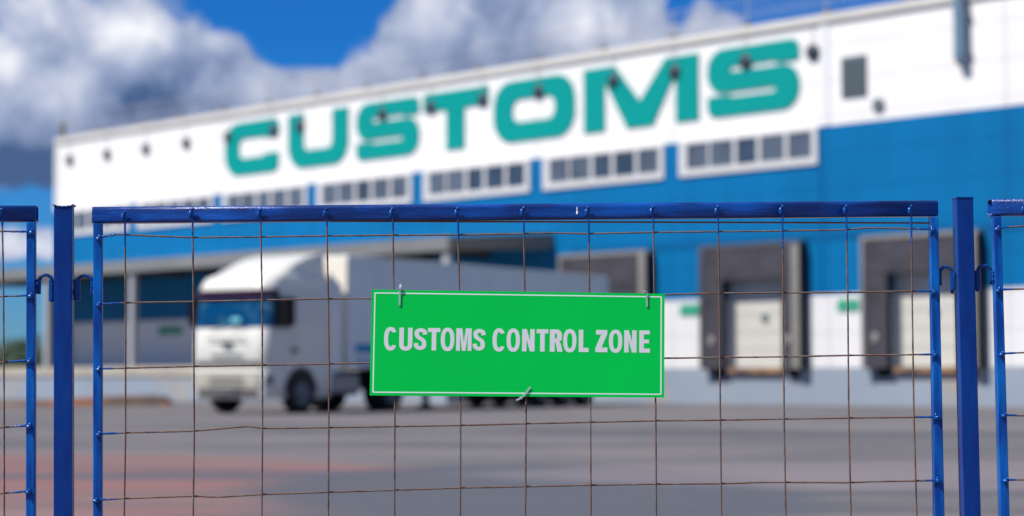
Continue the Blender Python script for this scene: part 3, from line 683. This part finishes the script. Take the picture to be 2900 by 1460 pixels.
for s_ in (1, -1):
    y0, y1 = sorted((s_ * 1.12, s_ * 1.18)); MB().box(-12.6, -9.0, y0, y1, .45, .95).build('side_guard', M['chassis'], TR)
    lg_ = MB(); lg_.box(-6.55 - .9, -6.4 - .9, s_ * .85 - .07, s_ * .85 + .07, .12, 1.1); lg_.box(-7.55, -7.2, s_ * .85 - .16, s_ * .85 + .16, .0, .12); lg_.build('landing_leg', M['chassis'], TR)
# wheels
def wheel_proto(dual):
    e = empty('wheel'); e.parent = TR; w = .31 if not dual else .62
    t = MB(); t.lathe([(.29, 0), (.33, -.02), (.47, -.02), (.515, .03), (.52, .08), (.52, w - .08), (.515, w - .03), (.47, w + .0), (.29, w)], (0, 0, 0)); t.build('tyre', M['tyre'], e, smooth=True)
    r_ = MB(); r_.lathe([(.30, .0), (.28, .02), (.25, .05), (.12, .04), (.11, -.01), (.001, -.02)], (0, 0, 0))
    for k in range(10): a = k * .628; r_.ball((.19 * math.cos(a), .035, .19 * math.sin(a)), .022, 6, 4)
    r_.build('rim', M['rim'], e, smooth=True); return e
w1 = wheel_proto(False); w2 = wheel_proto(True); first1 = first2 = True
def put(x, side, dual):
    global first1, first2
    if dual: o = w2 if first2 else copy_tree(w2, TR); first2 = False
    else: o = w1 if first1 else copy_tree(w1, TR); first1 = False
    o.location = (x, side * (1.30 if x > -2 else 1.24), .52); o.rotation_euler = (0, 0, math.pi if side > 0 else 0)
for sd in (1, -1):
    put(-1.37, sd, False); put(-5.27, sd, True)
    for x in (-12.9, -14.21, -15.52): put(x, sd, False)

# rusty steel lying by the platform
rb = MB(); vs = []; fs = []
rb_x = [-3.4, -2.6, -1.2, .2, 1.2, 1.7, 1.9]; hh = [.06, .12, .22, .28, .30, .26, .05]
for x, h in zip(rb_x, hh): vs += [(x, -.55, 0), (x, -.35, h), (x, .35, h * 1.15), (x, .5, 0)]
for i in range(len(rb_x) - 1):
    for k in range(4): k2 = (k + 1) % 4; a = i * 4; fs.append((a + k, a + k2, a + 4 + k2, a + 4 + k))
fs += [(0, 1, 2, 3), (27, 26, 25, 24)]
rb.add(vs, fs); o = rb.build('steel_ramp', M['rusty'], None, loc=(-12.6, 62.6, .002), rz=R(2))
tag(o, 'low rusty brown steel ramp lying on the asphalt before the platform', 'ramp')

# bushes beyond the platform
leaf = mat('bush foliage', (.065, .105, .055), .8, var=.5, vscale=1.5)
bark = mat('bush bark', (.10, .07, .05), .9)
def bush(loc, rx, rz_, n_, label, name='bush'):
    e = empty(name, loc); rnd = random.Random(int(loc[0] * 7))
    c = MB()
    lumps = [(rnd.uniform(-.6, .6) * rx, rnd.uniform(-.5, .5) * rx, rnd.uniform(.3, .8) * rz_, rnd.uniform(.3, .5)) for _ in range(7)]
    for _ in range(n_):
        lx, ly, lz, lr = rnd.choice(lumps); d = Vector((rnd.gauss(0, 1), rnd.gauss(0, 1), rnd.gauss(0, 1))).normalized() * (rnd.random() ** .4)
        p = Vector((lx + d.x * lr * rx, ly + d.y * lr * rx, max(.2, lz + d.z * lr * rz_)))
        a = Vector((rnd.gauss(0, 1), rnd.gauss(0, 1), rnd.gauss(0, 1))).normalized(); b2 = a.orthogonal().normalized(); s_ = rnd.uniform(.08, .17)
        c.add([p + a * s_, p + b2 * s_ * .6, p - a * s_, p - b2 * s_ * .6], [(0, 1, 2, 3)])
    c.build('crown', leaf, e, recalc=False)
    t = MB()
    for l in lumps[:4]: t.tube([(0, 0, 0), (l[0] * .5, l[1] * .5, l[2] * .6), (l[0], l[1], l[2])], [.07, .05, .02], 6)
    t.build('stem', bark, e)
    tag(e, label, 'bush', 'green bushes beyond the loading platform')
bush((-32.6, 128, 0), 2.6, 3.0, 3200, 'taller green bush at the left edge beyond the loading platform')
bush((-29.4, 131, 0), 1.9, 1.9, 1800, 'low green bush right of the taller one beyond the platform')
bush((-36.6, 126, 0), 2.2, 2.2, 1500, 'green bush at the far left edge of the picture')

# ------------------------------------------------------------------ fence (plane coordinates: u along, z up, v towards the camera)
PSI = R(4); FO = Vector((0, 6.06, 0)); FM = Matrix.Translation(FO) @ Matrix.Rotation(PSI, 4, 'Z')
def fpart(mb, name, material, parent, **k): return mb.build(name, material, parent, **k)
def shear_bar(u00, u01, z0, u10, u11, z1, v0, v1, hollow=0.0):
    """upright: from (u00..u01 at z0) to (u10..u11 at z1)"""
    b = MB(); b.add([(u00, v0, z0), (u01, v0, z0), (u01, v1, z0), (u00, v1, z0), (u10, v0, z1), (u11, v0, z1), (u11, v1, z1), (u10, v1, z1)],
                    [(0, 3, 2, 1), (4, 5, 6, 7), (0, 1, 5, 4), (1, 2, 6, 5), (2, 3, 7, 6), (3, 0, 4, 7)]); return b
def hollow_rail(u0, z0b, z0t, u1, z1b, z1t, v0, v1, t=.003, open0=True, open1=True):
    """open-ended rectangular tube running along u, corners rounded"""
    b = MB()
    def sec(u, zb, zt, off):
        c = rpoly([(v0 + off, zb + off, .009), (v1 - off, zb + off, .009), (v1 - off, zt - off, .011), (v0 + off, zt - off, .013)], 6)
        return [(u, q[0], q[1]) for q in c]
    us = [0, .25, .5, .75, 1]
    A_ = [sec(u0 + (u1 - u0) * t_, z0b + (z1b - z0b) * t_, z0t + (z1t - z0t) * t_, 0) for t_ in us]
    B_ = [sec(u0 + (u1 - u0) * t_, z0b + (z1b - z0b) * t_, z0t + (z1t - z0t) * t_, t) for t_ in us]
    n = len(A_[0]); vs = [p for r_ in A_ for p in r_] + [p for r_ in B_ for p in r_]; K = n * 5; fs = []
    for i in range(4):
        for k in range(n):
            k2 = (k + 1) % n; fs.append((i * n + k, i * n + k2, (i + 1) * n + k2, (i + 1) * n + k)); fs.append((K + i * n + k, K + (i + 1) * n + k, K + (i + 1) * n + k2, K + i * n + k2))
    for k in range(n):
        k2 = (k + 1) % n; fs.append((k, K + k, K + k2, k2)); a = 4 * n; fs.append((a + k, a + k2, K + a + k2, K + a + k))
    b.add(vs, fs); return b
ROWS = [[(-1.2495, 1.332), (-1.2211, 1.3374), (-1.1928, 1.3439), (-1.1664, 1.3408), (-1.1211, 1.3388), (-0.9658, 1.3327), (-0.7633, 1.3353), (-0.563, 1.339), (-0.3618, 1.3417), (-0.1629, 1.3432), (0.037, 1.347), (0.1259, 1.3494), (0.2334, 1.3475), (0.4329, 1.3523), (0.6389, 1.355), (0.8336, 1.3577), (1.0337, 1.3615), (1.1004, 1.3682), (1.2381, 1.3653), (1.3094, 1.3644)], [(-1.2475, 1.132), (-1.1646, 1.1363), (-0.9645, 1.1395), (-0.7761, 1.1438), (-0.5625, 1.1481), (-0.4301, 1.1492), (-0.162, 1.1525), (0.162, 1.1569), (0.4687, 1.1613), (0.6361, 1.1657), (0.836, 1.1669), (1.0346, 1.168), (1.2375, 1.1725), (1.3109, 1.1714)], [(-1.2456, 0.938), (-1.1629, 0.94), (-0.9589, 0.9448), (-0.7751, 0.9476), (-0.5555, 0.9514), (-0.4298, 0.9544), (-0.0546, 0.959), (0.4674, 0.9666), (0.6355, 0.9684), (0.8328, 0.9702), (1.0344, 0.9742), (1.2335, 0.976), (1.3112, 0.977)], [(-1.2437, 0.7438), (-1.1611, 0.7465), (-0.9576, 0.7509), (-0.8639, 0.759), (-0.7953, 0.765), (-0.7552, 0.7575), (-0.5464, 0.7597), (-0.3569, 0.7621), (-0.158, 0.7645), (0.0407, 0.769), (0.2371, 0.7725), (0.4367, 0.776), (0.636, 0.7773), (0.833, 0.7797), (1.0342, 0.7822), (1.2374, 0.7836), (1.3127, 0.7843)], [(-1.2502, 0.5471), (-1.1636, 0.5507), (-0.9583, 0.5567), (-0.8869, 0.5531), (-0.7542, 0.5606), (-0.5565, 0.5657), (-0.3599, 0.5708), (-0.1614, 0.5759), (0.0369, 0.5789), (0.2362, 0.5819), (0.4354, 0.5838), (0.6365, 0.5837), (0.7544, 0.5872), (0.8331, 0.5867), (1.036, 0.5844), (1.0999, 0.5872), (1.2389, 0.5885), (1.3141, 0.5902)],
        [(-1.25, .349), (0, .375), (1.316, .394)], [(-1.25, .152), (0, .175), (1.318, .198)]]
COLS = [[(-1.1691, 1.4048), (-1.1646, 1.1363), (-1.1611, 0.7465), (-1.1631, 0.4993)], [(-0.9675, 1.4151), (-0.9623, 1.1363), (-0.9575, 0.7456), (-0.959, 0.4978)], [(-0.7637, 1.4147), (-0.757, 1.1438), (-0.7541, 0.7574), (-0.7549, 0.4963)], [(-0.5643, 1.4175), (-0.5582, 1.1438), (-0.5555, 0.9514), (-0.5563, 0.4948)], [(-0.364, 1.4182), (-0.3606, 1.176), (-0.357, 0.8495), (-0.3577, 0.4933)], [(-0.166, 1.4199), (-0.162, 1.1761), (-0.158, 0.8436), (-0.1594, 0.4919)], [(0.035, 1.4228), (0.0376, 1.1762), (0.0409, 0.8429), (0.0378, 0.4904)], [(0.2338, 1.4245), (0.2358, 1.1763), (0.2375, 0.8422), (0.2369, 0.489)], [(0.4334, 1.4263), (0.435, 1.1764), (0.4371, 0.8416), (0.4369, 0.4875)], [(0.634, 1.4281), (0.6361, 1.1657), (0.636, 0.7773), (0.6367, 0.486)], [(0.8344, 1.4298), (0.8349, 1.1658), (0.833, 0.7797), (0.8353, 0.4846)], [(1.0346, 1.4316), (1.0357, 1.1658), (1.0342, 0.7822), (1.037, 0.4831)], [(1.238, 1.4323), (1.2374, 1.1659), (1.2374, 0.7836), (1.2418, 0.4816)]]
WR = .0026
def dense(pts, step=.012):
    out = []
    for (a, b) in zip(pts, pts[1:]):
        L_ = math.hypot(b[0] - a[0], b[1] - a[1]); n = max(1, int(L_ / step))
        for k in range(n): t = k / n; out.append((a[0] + (b[0] - a[0]) * t, a[1] + (b[1] - a[1]) * t))
    out.append(pts[-1]); return out
def smooth_pts(p, it=2):
    for _ in range(it):
        p = [p[0]] + [((p[i - 1][0] + p[i][0] * 2 + p[i + 1][0]) / 4, (p[i - 1][1] + p[i][1] * 2 + p[i + 1][1]) / 4) for i in range(1, len(p) - 1)] + [p[-1]]
    return p
def wire(parent, name, pts, v, vert, painted, rnd, weld0=True, weld1=False):
    P_ = smooth_pts(dense(pts)); b = MB(); ats = []; V3 = []; rs = []
    n = len(P_); s_ = 0
    for i, (u, z) in enumerate(P_):
        if i: s_ += math.hypot(u - P_[i - 1][0], z - P_[i - 1][1])
        d0 = s_; tot = None
        V3.append((u, v + rnd.uniform(-.0004, .0004), z)); ats.append(d0); rs.append(WR * (1 + rnd.uniform(-.12, .16)))
    T_ = s_; at2 = []
    for d in ats:
        a = max(0, 1 - d / (2 * painted)) if weld0 else 0
        if weld1: a = max(a, 1 - (T_ - d) / (2 * painted))
        at2.append(max(0, a)); 
    rs = [r_ * (1.25 if a > .5 else 1) for r_, a in zip(rs, at2)]
    b.tube(V3, rs, 7, True, at2)
    if not vert:
        b2 = MB().tube(V3, rs, 7, True, at2)
    if weld0:
        u, z = P_[0]
        b.ball((u + (.003 if not vert else -.006), v - .002, z - (.004 if not vert else .012)), .0085, 8, 6, 1.0, (1.25, .9, .95) if not vert else (.75, .8, 1.5))
        b.ball((u + (.006 if not vert else .0), v - .004, z + .003), .0055, 8, 5, 1.0)
    if weld1:
        u, z = P_[-1]; b.ball((u - .002, v - .002, z - .002), .0088, 8, 6, 1.0, (1.15, .9, 1.0)); b.ball((u - .006, v - .004, z + .006), .0048, 8, 5, 1.0)
    o = b.build(name, M['wire'], parent, smooth=True, attr='paint')
    return o
def make_panel(label, u0, rail, ups, rows, cols, hooks, open_rust, rnd):
    """rail=(uL,zLb,zLt,uR,zRb,zRt)"""
    e = empty('mesh_fence'); e.matrix_world = FM @ Matrix.Translation((u0, 0, 0))
    def sh(pts): return [(p[0] - u0, p[1]) for p in pts]
    uL, zLb, zLt, uR, zRb, zRt = rail
    hollow_rail(uL - u0, zLb, zLt, uR - u0, zRb, zRt, -.006, .044).build('top_rail', M['paint_rail'], e, smooth=True)
    bl = MB().box(uL - u0 + .012, uR - u0 - .012, .003, .035, zLb + .008, zLb + .011); bl.build('rail_rust', M['rust_in'], e)
    for (a0, a1, zb, b0, b1, zt) in ups:
        shear_bar(a0 - u0, a1 - u0, zb, b0 - u0, b1 - u0, zt, -.004, .024).build('upright', M['paint_up'], e, bevel=.0025, seg=2)
    shear_bar(ups[0][0] - u0, ups[-1][1] - u0, .04, ups[0][0] - u0, ups[-1][1] - u0, .0699, -.004, .024).build('bottom_rail', M['paint_rail'], e, bevel=.0025)
    for r_ in rows: wire(e, 'horizontal_wire', sh(r_), -.0075, False, rnd.uniform(.035, .07), rnd, True, True)
    for c in cols:
        full = c + [(c[-1][0], .06)]
        wire(e, 'vertical_wire', sh(full), -.0128, True, rnd.uniform(.04, .13), rnd)
    for h in hooks:
        b = MB(); pts = []
        ua, za, uc, zc = h['leg'], h['leg_z'], h['into'], h['into_z']   # leg side / sleeve side
        r_ = abs(uc - ua) / 2; cx = (ua + uc) / 2; top = h['top'] - .005
        zc0 = top - r_ * 1.0
        pts.append((ua - u0, .008, za)); pts.append((ua - u0, .008, (za + zc0) / 2)); pts.append((ua - u0, .008, zc0))
        for k in range(1, 12):
            t = math.pi * k / 12; pts.append((cx + (ua - cx) * math.cos(t) - u0, .008, zc0 + r_ * math.sin(t)))
        pts.append((uc - u0, .008, zc0)); pts.append((uc - u0, .008, zc))
        b.tube(pts, .0052, 12)
        sg = 1 if ua > uc else -1
        for k in range(5): b.ball((ua - u0 + sg * .006 + rnd.uniform(-.001, .001), .006 + rnd.uniform(-.002, .002), za + .006 + k * .008), .0062 + rnd.uniform(-.001, .001), 8, 6)
        b.build('hinge_hook', M['paint_hook'], e, smooth=True)
    tag(e, label, 'fence', 'blue welded mesh fence panels')
    return e
rnd = random.Random(5)
ROT = []
make_panel('wide middle blue mesh fence panel carrying the green customs sign', 0.0, (-1.2677, 1.3763, 1.4264, 1.3254, 1.4055, 1.4557),
    [(-1.2527, -1.2265, .07, -1.2646, -1.2378, 1.3760), (1.3015, 1.3345, .07, 1.3010, 1.3267, 1.4035)], ROWS, COLS,
    [dict(leg=-1.2668, leg_z=1.1586, into=-1.3122, into_z=1.146, top=1.2234), dict(leg=1.3322, leg_z=1.1901, into=1.3695, into_z=1.165, top=1.2536)], True, rnd)
# left neighbour: mirrored rows continue outwards
def shift(rows, du, dz): return [[(u + du, z + dz) for u, z in r_] for r_ in rows]
LU = -1.4351 - 2.593
Lrows = [[(LU + .02, z0 - .02), (-2.6, z0 - .01), (-1.5409, z0), (-1.4489, z1)][::-1] for z0, z1 in ((1.3505, 1.3497), (1.1542, 1.1585), (.9577, .9638), (.7629, .7699), (.5668, .5746), (.37, .378), (.17, .18))]
Lcols = [[(-1.5333 - .2 * k, 1.4122 - .003 * k), (-1.5264 - .2 * k, 1.1966), (-1.5191 - .2 * k, .7744), (-1.5157 - .2 * k, .5019)] for k in range(12)]
make_panel('blue mesh fence panel cut off by the left edge of the picture', -2.7, (LU, 1.38, 1.429, -1.4349, 1.3806, 1.4296),
    [(LU + .01, LU + .036, .07, LU + .01, LU + .036, 1.3795), (-1.4502, -1.4222, .07, -1.4627, -1.4366, 1.3803)], Lrows, Lcols,
    [dict(leg=-1.4240, leg_z=1.1627, into=-1.3870, into_z=1.139, top=1.2254)], True, rnd)
Rrows = [[(1.5083, 1.3682), (1.5981, 1.3751), (2.6, 1.38), (4.06, 1.40)], [(1.5073, 1.177), (1.5946, 1.1792), (4.06, 1.20)], [(1.515, .9788), (1.591, .982), (4.06, 1.0)], [(1.5184, .7901), (1.5875, .7865), (4.06, .80)], [(1.5205, .5901), (1.5839, .5897), (4.06, .60)], [(1.523, .39), (4.06, .4)], [(1.525, .19), (4.06, .2)]]
Rcols = [[(1.5960 + .2 * k, 1.437), (1.6 + .2 * k, 1.0), (1.604 + .2 * k, .5)] for k in range(12)]
make_panel('blue mesh fence panel cut off by the right edge with an open rusty rail end', 2.8, (1.4960, 1.4078, 1.4608, 4.09, 1.43, 1.482),
    [(1.5110, 1.5410, .07, 1.4999, 1.5257, 1.4070), (4.05, 4.08, .07, 4.05, 4.08, 1.428)], Rrows, Rcols,
    [dict(leg=1.4935, leg_z=1.1935, into=1.4502, into_z=1.172, top=1.2582)], True, rnd)
# posts with hinge sleeves
def make_post(label, c0, c1, z_t, sleeves, ragged):
    u0 = (c0[0] + c0[1]) / 2; e = empty('fence_post'); e.matrix_world = FM @ Matrix.Translation((u0, 0, 0))
    k = (c1[0] - c0[0]) / (.5 - z_t); ub0 = c0[0] + k * (0 - z_t); k2 = (c1[1] - c0[1]) / (.5 - z_t); ub1 = c0[1] + k2 * (0 - z_t)
    shear_bar(ub0 - u0, ub1 - u0, 0, c0[0] - u0, c0[1] - u0, z_t, -.012, .040).build('post_tube', M['paint_post'], e, bevel=.003, seg=3)
    cap = MB()
    w0, w1 = c0[0] - u0, c0[1] - u0
    if ragged:
        # flared, bent cap plate with a dip in the middle
        pr = []; N_ = 14
        for i in range(N_ + 1):
            t = i / N_; u = w0 - .004 + (w1 - w0 + .010) * t; dip = .0065 * (math.sin(math.pi * t) ** .7) + .0012 * math.sin(i * 2.3); pr.append((u, z_t + .006 - dip))
        vs = []; fs = []
        for (u, z) in pr:
            for v_ in (-.015, .043): vs += [(u, v_, z - .004), (u, v_, z)]
        for i in range(N_):
            a = i * 4; b = a + 4
            fs += [(a, b, b + 1, a + 1), (a + 1, b + 1, b + 3, a + 3), (a + 3, b + 3, b + 2, a + 2), (a + 2, b + 2, b, a)]
        fs += [(0, 1, 3, 2), (N_ * 4, N_ * 4 + 2, N_ * 4 + 3, N_ * 4 + 1)]
        cap.add(vs, fs)
    else:
        cap.box(w0 - .0015, w1 + .0015, -.0135, .0415, z_t - .001, z_t + .0045)
    cap.build('post_cap', M['paint_hook'], e, bevel=.0015)
    for (a, b, z0, z1) in sleeves:
        s_ = MB(); cx = (a + b) / 2 - u0; rr_ = abs(b - a) / 2
        s_.lathe([(rr_ * .6, z0), (rr_, z0), (rr_, z1), (rr_ * .6, z1), (rr_ * .6, z0)], (cx, .008, 0), 'z', 18)
        side = -1 if cx < 0 else 1; edge = w0 if side < 0 else w1
        for q in range(7): s_.ball(((edge + cx) / 2 + side * .002, .004, z0 + .006 + q * (z1 - z0 - .012) / 6), .0062 + rnd.uniform(-.0015, .001), 8, 6)
        s_.build('hinge_sleeve', M['paint_hook'], e, smooth=False)
    tag(e, label, 'fence post', 'blue square fence posts')
make_post('blue square post left of the middle panel with a bent dented cap', (-1.3806, -1.3271), (-1.3715, -1.3174), 1.4276, [(-1.3959, -1.3785, 1.1415, 1.2045), (-1.3216, -1.3021, 1.1437, 1.2063)], True)
make_post('blue square post right of the middle panel with a neat flat cap', (1.3824, 1.4350), (1.3899, 1.4431), 1.4610, [(1.3631, 1.3789, 1.1769, 1.2339), (1.4390, 1.4603, 1.1748, 1.2373)], False)

# sign board
TL, TRc, BR, BL = (-.4271, 1.1759), (.4660, 1.1636), (.4626, .8466), (-.4331, .8560)
SGe = empty('customs_sign'); SGe.matrix_world = FM @ Matrix.Translation((0, -.0185, .85))
def S_(a, b):
    """sign-surface point from board units: a across 0..1, b down 0..1"""
    top = (TL[0] + (TRc[0] - TL[0]) * a, TL[1] + (TRc[1] - TL[1]) * a); bot = (BL[0] + (BR[0] - BL[0]) * a, BL[1] + (BR[1] - BL[1]) * a)
    return (top[0] + (bot[0] - top[0]) * b, top[1] + (bot[1] - top[1]) * b - .85)
MB().prism([[S_(0, 1), S_(1, 1), S_(1, 0), S_(0, 0)]], -.0015, .0015).build('board', M['sign_green'], SGe)
i0, i1 = .0093, .0133; k = 2.8
bd = MB(); bd.prism([rpoly([(*S_(i0, 1 - i0 * k), .003), (*S_(1 - i0, 1 - i0 * k), .003), (*S_(1 - i0, i0 * k), .003), (*S_(i0, i0 * k), .003)], 3),
                     rpoly([(*S_(i1, 1 - i1 * k), .001), (*S_(1 - i1, 1 - i1 * k), .001), (*S_(1 - i1, i1 * k), .001), (*S_(i1, i1 * k), .001)], 3)], -.0018, -.0008)
bd.build('border_line', M['sign_line'], SGe)
# condensed heavy capitals, drawn in a box w x 176
def sup(cx, cy, rx, ry, a0, a1, n=30, ex=2.35):
    out = []
    for k_ in range(n + 1):
        a = a0 + (a1 - a0) * k_ / n; c_, s_ = math.cos(a), math.sin(a)
        out.append((cx + rx * math.copysign(abs(c_) ** (2 / ex), c_), cy + ry * math.copysign(abs(s_) ** (2 / ex), s_)))
    return out
HH = 176
def g_O(w): return [sup(w / 2, HH / 2, w / 2, HH / 2 + 4, 0, 2 * math.pi, 40)[:-1], sup(w / 2, HH / 2, w / 2 - 31, HH / 2 - 26, 0, 2 * math.pi, 32)[:-1]]
def g_C(w):
    o_ = sup(w / 2, HH / 2, w / 2, HH / 2 + 4, R(32), R(328), 36); i_ = sup(w / 2 + 1, HH / 2, w / 2 - 31, HH / 2 - 26, R(312), R(48), 28)
    return [o_ + [(w - 30, HH * .36)] * 0 + i_]
def g_U(w): return [rpoly([(0, HH), (0, -4, 48), (w, -4, 48), (w, HH), (w - 35, HH), (w - 35, 27, 15), (35, 27, 15), (35, HH)], 8)]
def g_S(w):
    ctl = [(.86, .70), (.80, .845), (.50, .90), (.24, .84), (.20, .72), (.30, .60), (.52, .515), (.74, .42), (.80, .28), (.74, .155), (.48, .10), (.20, .17), (.14, .32)]
    P_ = [Vector((c[0] * w, c[1] * HH)) for c in ctl]; pts = []
    for i in range(len(P_) - 1):
        p0 = P_[max(i - 1, 0)]; p1 = P_[i]; p2 = P_[i + 1]; p3 = P_[min(i + 2, len(P_) - 1)]
        for q in range(5):
            t = q / 5; pts.append(.5 * ((2 * p1) + (p2 - p0) * t + (2 * p0 - 5 * p1 + 4 * p2 - p3) * t * t + (3 * p1 - p0 - 3 * p2 + p3) * t ** 3))
    pts.append(P_[-1]); L_, R_ = [], []
    for i, p in enumerate(pts):
        d = (pts[min(i + 1, len(pts) - 1)] - pts[max(i - 1, 0)]).normalized(); n_ = Vector((-d.y, d.x)); th = 16.5 if abs(d.y) > .7 else 15
        L_.append(tuple(p + n_ * th)); R_.append(tuple(p - n_ * th))
    return [L_ + R_[::-1]]
def g_T(w): a = 34 / 2; return [[(w / 2 - 17.5, 0), (w / 2 + 17.5, 0), (w / 2 + 17.5, HH - 32), (w, HH - 32), (w, HH), (0, HH), (0, HH - 32), (w / 2 - 17.5, HH - 32)]]
def g_M(w): return [[(0, 0), (30, 0), (30, 132), (w / 2 - 14, 0), (w / 2 + 14, 0), (w - 30, 132), (w - 30, 0), (w, 0), (w, HH), (w - 46, HH), (w / 2, 62), (46, HH), (0, HH)]]
def g_N(w): return [[(0, 0), (35, 0), (35, 98), (w - 36, 0), (w, 0), (w, HH), (w - 35, HH), (w - 35, 80), (36, HH), (0, HH)]]
def g_L(w): return [[(0, 0), (w, 0), (w, 33), (35, 33), (35, HH), (0, HH)]]
def g_E(w): return [[(0, 0), (w, 0), (w, 32), (35, 32), (35, 74), (w - 8, 74), (w - 8, 104), (35, 104), (35, HH - 31), (w - 2, HH - 31), (w - 2, HH), (0, HH)]]
def g_Z(w): return [[(0, 0), (w, 0), (w, 37), (48, 37), (w - 2, HH - 32), (w - 2, HH), (4, HH), (4, HH - 36), (w - 50, HH - 36), (0, 32)]]
def g_R(w): return [rpoly([(0, 0), (38, 0), (38, 72), (46, 72, 8), (60, 0), (w + 2, 0), (w - 12, 64, 14), (w - 26, 80, 6), (w - 4, 92, 22), (w - 4, HH, 46), (0, HH)], 7), rpoly([(38, 104), (52, 104, 10), (58, 124, 14), (52, 143, 10), (38, 143)], 5)]
glyph = dict(C=g_C, U=g_U, S=g_S, T=g_T, O=g_O, M=g_M, N=g_N, R=g_R, L=g_L, Z=g_Z, E=g_E)
text = [('C', 243, 345), ('U', 362, 465), ('S', 479, 576), ('T', 585, 682), ('O', 687, 793), ('M', 808, 928), ('S', 940, 1035), ('C', 1093, 1194), ('O', 1204, 1308), ('N', 1326, 1424), ('T', 1440, 1532), ('R', 1545, 1643), ('O', 1650, 1754), ('L', 1773, 1851), ('Z', 1905, 2000), ('O', 2012, 2117), ('N', 2133, 2231), ('E', 2253, 2337)]
tx = MB()
for chx, a, b in text:
    loops = glyph[chx](b - a); out = []
    for lp in loops: out.append([S_((a + q[0] - 139) / 2313, (296 + HH - q[1]) / 828) for q in lp])
    tx.prism(out, -.0019, -.0008)
tx.build('lettering', M['sign_text'], SGe)
tag(SGe, 'green rectangular sign reading CUSTOMS CONTROL ZONE tied to the fence mesh', 'sign')
# cable ties
def tie(pts, w, label, head):
    u0, z0 = pts[0][0], pts[0][2]; b = MB(); vs = []; fs = []
    P_ = [Vector(p) for p in pts]
    for i, p in enumerate(P_):
        d = (P_[min(i + 1, len(P_) - 1)] - P_[max(i - 1, 0)]).normalized(); sd = Vector((d.z, 0, -d.x)); 
        if sd.length < .2: sd = Vector((1, 0, 0))
        sd.normalize(); nn = d.cross(sd).normalized()
        for a_, c_ in ((-1, -1), (1, -1), (1, 1), (-1, 1)): vs.append(tuple(p + sd * w / 2 * a_ + nn * .0007 * c_))
    for i in range(len(P_) - 1):
        for k_ in range(4): k2 = (k_ + 1) % 4; fs.append((i * 4 + k_, i * 4 + k2, i * 4 + 4 + k2, i * 4 + 4 + k_))
    fs += [(3, 2, 1, 0), tuple((len(P_) - 1) * 4 + k_ for k_ in range(4))]
    b.add([(v_[0] - u0, v_[1], v_[2] - z0) for v_ in vs], fs)
    o = b.build('cable_tie', M['tie'], None); o.matrix_world = FM @ Matrix.Translation((u0, 0, z0))
    if head:
        h = MB(); h.box(head[0] - u0 - .0042, head[0] - u0 + .0042, head[1] - .003, head[1] + .003, head[2] - z0 - .003, head[2] - z0 + .004)
        h.build('tie_head', M['tie'], o, bevel=.001)
    tag(o, label, 'cable tie', 'white cable ties holding the green sign')
tie([(-.3405, -.006, 1.1925), (-.3412, -.019, 1.183), (-.3416, -.0235, 1.178), (-.3425, -.0222, 1.155), (-.3432, -.0222, 1.128), (-.343, -.0195, 1.1255)], .0052, 'straight white cable tie at the upper left of the green sign', (-.3415, -.0235, 1.1795))
tie([(.3985, -.026, 1.1712), (.4030, -.026, 1.1718), (.4085, -.025, 1.1708), (.4106, -.0235, 1.1670), (.4107, -.0222, 1.150), (.4115, -.0222, 1.1245), (.4115, -.0195, 1.122)], .0050, 'bent white cable tie at the upper right of the green sign', None)
tie([(.0095, -.026, .8405), (.0180, -.026, .8438), (.0255, -.025, .8468), (.0360, -.0228, .8585), (.0455, -.0222, .8700), (.0525, -.0222, .8785), (.0535, -.0195, .8795)], .0056, 'slanting white cable tie at the lower middle edge of the green sign', (.0245, -.025, .8465))
# pale drip chipped on the top rail is part of the middle panel
pan = [o for o in COL.objects if o.name == 'mesh_fence'][0]
dr = MB(); dr.ball((.2003, -.0065, 1.4115), .0042, 8, 6, 0, (.9, .35, 1.4)); dr.ball((.1998, -.0065, 1.422), .0022, 8, 6, 0, (.8, .4, 4.0))
dr.build('paint_drip', M['chip'], pan, smooth=True)
